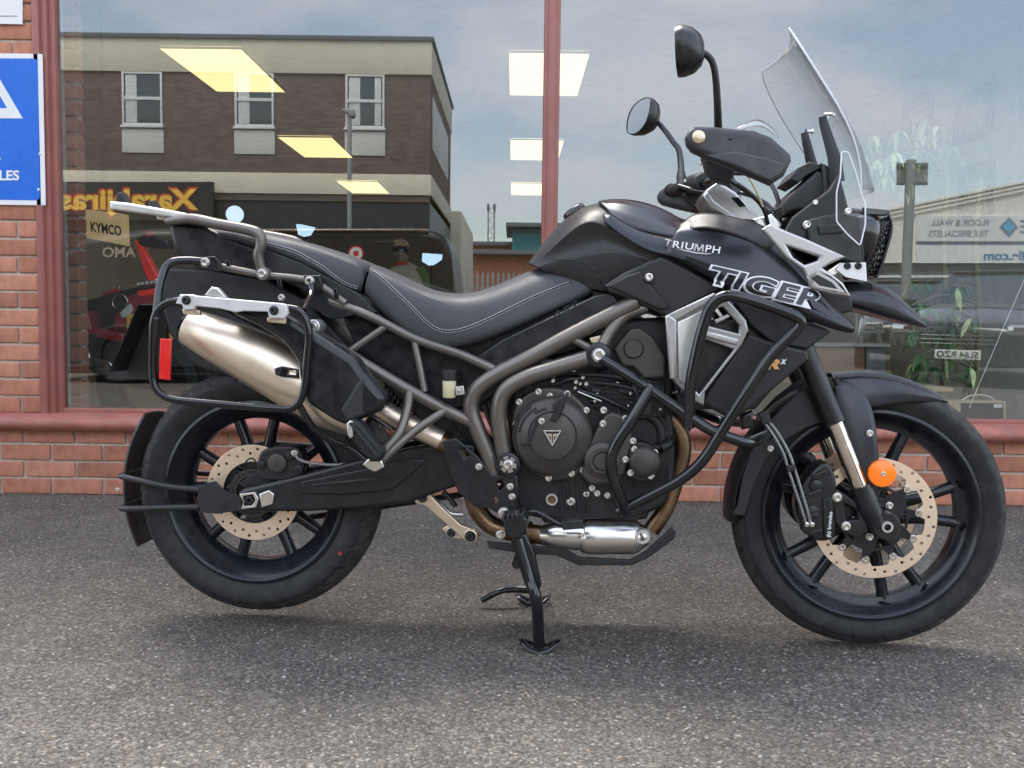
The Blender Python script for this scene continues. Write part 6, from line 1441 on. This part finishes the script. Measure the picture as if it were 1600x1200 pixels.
# pictures on the right hand wall
def XP(px, py, x=XW):
    d = ray(px, py); return CO+d*(x/d.x)
M('picture_frame', (.05, .05, .06), .4); M('picture_print', (.30, .30, .31), .5, var=.5, vscale=2.5); M('picture_tan', (.55, .46, .36), .5, var=.3, vscale=3)
for (a, b_, lab) in (((1501, 158), (1550, 205), 'large dark framed picture nearest the window on the right wall'), ((1417, 168), (1457, 190), 'small dark framed picture behind the tall plant on the right wall'), ((1509, 268), (1550, 330), 'dark framed picture below the large one on the right wall')):
    A, C2 = XP(*a), XP(*b_); y0, y1 = min(A.y, C2.y), max(A.y, C2.y); z1 = max(A.z, XP(b_[0], a[1]-23).z) if False else A.z; z0 = C2.z
    ctr = Vector((XW-.02, (y0+y1)/2, (z0+z1)/2)); e = empty('framed_picture', ctr); tag(e, lab, 'picture', 'framed pictures on the right wall')
    hy, hz = (y1-y0)/2, (z1-z0)/2
    for (dy2, dz2, ly, lz) in ((0, hz, 2*hy+.05, .05), (0, -hz, 2*hy+.05, .05), (hy, 0, .05, 2*hz-.05), (-hy, 0, .05, 2*hz-.05)): box('frame', (0, dy2, dz2), (.035, ly, lz), 'picture_frame', e, .004)
    box('print', (.008, 0, 0), (.01, 2*hy-.04, 2*hz-.04), 'picture_print', e, .001)
    box('mount', (.001, 0, .02), (.006, 2*hy*.6, 2*hz*.35), 'picture_tan', e, .001)
# plants
M('leaf_pale', (.66, .72, .36), .45, var=.3, vscale=30); M('leaf_green', (.07, .17, .05), .45, var=.3, vscale=20); M('stem', (.22, .20, .12), .8); M('pot', (.30, .22, .16), .7)
def leaf_me(L, Wd, mat, droop):
    v = []; f = []; n = 6
    for i in range(n+1):
        t = i/n; w_ = Wd*math.sin(math.pi*min(1, t*.92+.06))**.8; z = -droop*t*t*L
        v += [(t*L, -w_, z+.18*w_), (t*L, 0, z), (t*L, w_, z+.18*w_)]
    for i in range(n): f += [(i*3, i*3+1, i*3+4, i*3+3), (i*3+1, i*3+2, i*3+5, i*3+4)]
    me = bpy.data.meshes.new('leaf'); me.from_pydata(v, [], f); me.materials.append(MATS[mat]); finish(me, 60); return me
LP = [leaf_me(.125, .020, 'leaf_pale', .7), leaf_me(.11, .020, 'leaf_green', .6), leaf_me(.14, .022, 'leaf_pale', .9), leaf_me(.13, .022, 'leaf_green', .5)]
def plant(name, label, base_px, y, whorls, rng, pale, pot=True, sc=1.):
    p0 = W(base_px, 600, y); e = empty(name, (p0.x, y, .03)); tag(e, label, 'plant'); L0 = e.location.copy(); rnd = random.Random(rng)
    if pot:
        sweep('pot', [Vector((0, 0, 0)), Vector((0, 0, .26)), Vector((0, 0, .28))], [.13, .17, .175], 'pot', e, 24)
    trunk = catmull([Vector((0, 0, .2)), Vector((.03, .02, .7)), Vector((-.02, 0, 1.2)), Vector((.0, .02, 1.5))], 6)
    sweep('trunk', trunk, [.022, .016, .010], 'stem', e, 10)
    for (px, py, dy) in whorls:
        c = W(px, py, y+dy)-L0
        b_ = min(trunk, key=lambda q: (q-c).length+max(0, q.z-c.z)*2)
        sweep('stem', catmull([b_, b_.lerp(c, .6)+Vector((0, 0, .04)), c], 4), .0045, 'stem', e, 6)
        a0 = rnd.random()*6; k = rnd.randint(6, 8)
        for q in range(k):
            o = bpy.data.objects.new('leaf', LP[(0 if rnd.random() < .55 else 2) if rnd.random() < pale else rnd.choice((1, 3))]); COL.objects.link(o); o.parent = e; o.location = c
            o.rotation_euler = (rnd.uniform(-.3, .3), rnd.uniform(.15, .75), a0+q*6.283/k+rnd.uniform(-.2, .2)); s_ = rnd.uniform(.8, 1.15)*sc; o.scale = (s_, s_, s_)
rw = random.Random(11)
plant('umbrella_plant', 'tall potted umbrella plant with pale variegated leaves inside the right window', 1470, 4.95, [(1405, 205, 0), (1366, 212, .1), (1465, 197, -.1), (1440, 178, .1), (1398, 238, -.1), (1372, 250, .05), (1434, 232, 0), (1460, 250, .1), (1385, 275, .1), (1420, 285, .15), (1440, 205, .2), (1480, 225, .1), (1350, 240, .2)], 5, .75, sc=.62)
plant('leafy_plant', 'bushy dark green plant standing low inside the right window', 1520, 4.95, [(1450+rw.uniform(-30, 70), rw.uniform(430, 600), rw.uniform(-.25, .3)) for _ in range(34)], 6, .12, sc=.62)
# low counter, chair, radio, board on the ledge
M('wood', (.42, .24, .14), .5, var=.15, vscale=4, stretch=(1, 1, 8)); M('wood_pale', (.55, .42, .26), .5, var=.12, stretch=(1, 8, 8)); M('radio_cloth', (.03, .032, .036), .8); M('white_lacquer', (.72, .72, .68), .35)
YD = 7.4; d0 = W(1320, 560, YD); d0.z = .03; dk = empty('counter', d0); tag(dk, 'low counter with white top and wood front inside the right window', 'counter')
def dp_(name, pts, dy, th, mat, bev=.004): return wplate(name, pts, YD+dy, th, mat, dk, (), bev, 0, base=d0)
dp_('counter_top', [(1180, 534), (1391, 537), (1391, 542.5), (1180, 540)], 0, .6, 'white_lacquer')
dp_('front_panel', [(1190, 541), (1351, 543), (1352, 600), (1190, 598)], .06, .5, 'wood'); dp_('end_panel', [(1353, 543), (1384, 543), (1384, 585), (1353, 586)], .08, .5, 'picture_print')
dp_('upright', [(1337, 470), (1341, 470), (1341, 536), (1337, 536)], .3, .04, 'white_lacquer')
ch0 = W(1362, 536, YD+.3); chr_ = empty('white_chair', ch0); tag(chr_, 'small white slatted chair standing on the counter', 'chair')
for (x0, y0, x1, y1) in ((1347, 518, 1344, 536), (1373, 518, 1377, 536), (1349, 518, 1347, 536), (1370, 518, 1372, 536)): sweep('leg', [W(x0, y0, YD+.25+(.1 if x0 in (1349, 1370) else 0))-ch0, W(x1, y1, YD+.25+(.1 if x0 in (1349, 1370) else 0))-ch0], .008, 'white_lacquer', chr_, 8)
for k in range(8): sweep('slat', [W(1343+5*k, 503, YD+.3)-ch0, W(1343+5*k, 519, YD+.25)-ch0], .004, 'white_lacquer', chr_, 6)
sweep('seat', [W(1342, 518, YD+.28)-ch0, W(1381, 518.5, YD+.28)-ch0], .012, 'white_lacquer', chr_, 8)
YQ = YG+.16; q0 = W(1527, 657, YQ); q0.z = SZ1+.006; rad_ = empty('radio', q0); tag(rad_, 'wooden table radio with raised aerial on the inner window ledge', 'radio')
def qp(name, pts, dy, th, mat, bev=.002, holes=()): return wplate(name, pts, YQ+dy, th, mat, rad_, holes, bev, 0, base=q0)
zq = W(1527, 657, YQ).z
qp('cabinet', [(1480, 626), (1572, 627), (1572, 658), (1480, 657)], 0, .10, 'wood_pale', .004)
qp('front', [(1502, 630), (1568, 630), (1568, 656), (1501, 656)], -.003, .006, 'radio_cloth', .001); qp('display', [(1553, 631.5), (1566, 631.5), (1566, 637), (1553, 637)], -.005, .004, 'panel_pale', .0008)
sweep('carry_handle', catmull([W(1500, 627, YQ+.04)-q0, W(1514, 619, YQ+.04)-q0, W(1530, 617, YQ+.04)-q0, W(1546, 620, YQ+.04)-q0, W(1556, 627, YQ+.04)-q0], 5), .004, 'alloy', rad_, 8)
sweep('aerial', [W(1514, 638, YQ-.02)-q0, W(1560, 530, YQ-.02)-q0, W(1606, 424, YQ-.02)-q0], [.0026, .002, .0014], 'chrome', rad_, 8)
t0 = W(1440, 612, YG+.42); tb = empty('ledge_board', t0); tag(tb, 'pale wooden board lying on the inner ledge left of the radio', 'board')
o = wplate('board_top', [(1395, 600), (1490, 606), (1490, 612), (1395, 612)], YG+.30, .3, 'wood_pale', tb, (), .003, 0, base=t0)
sweep('board_leg', [Vector((-.05, .05, -.01)), Vector((-.05, .05, .03-t0.z))], .02, 'wood_pale', tb, 8)
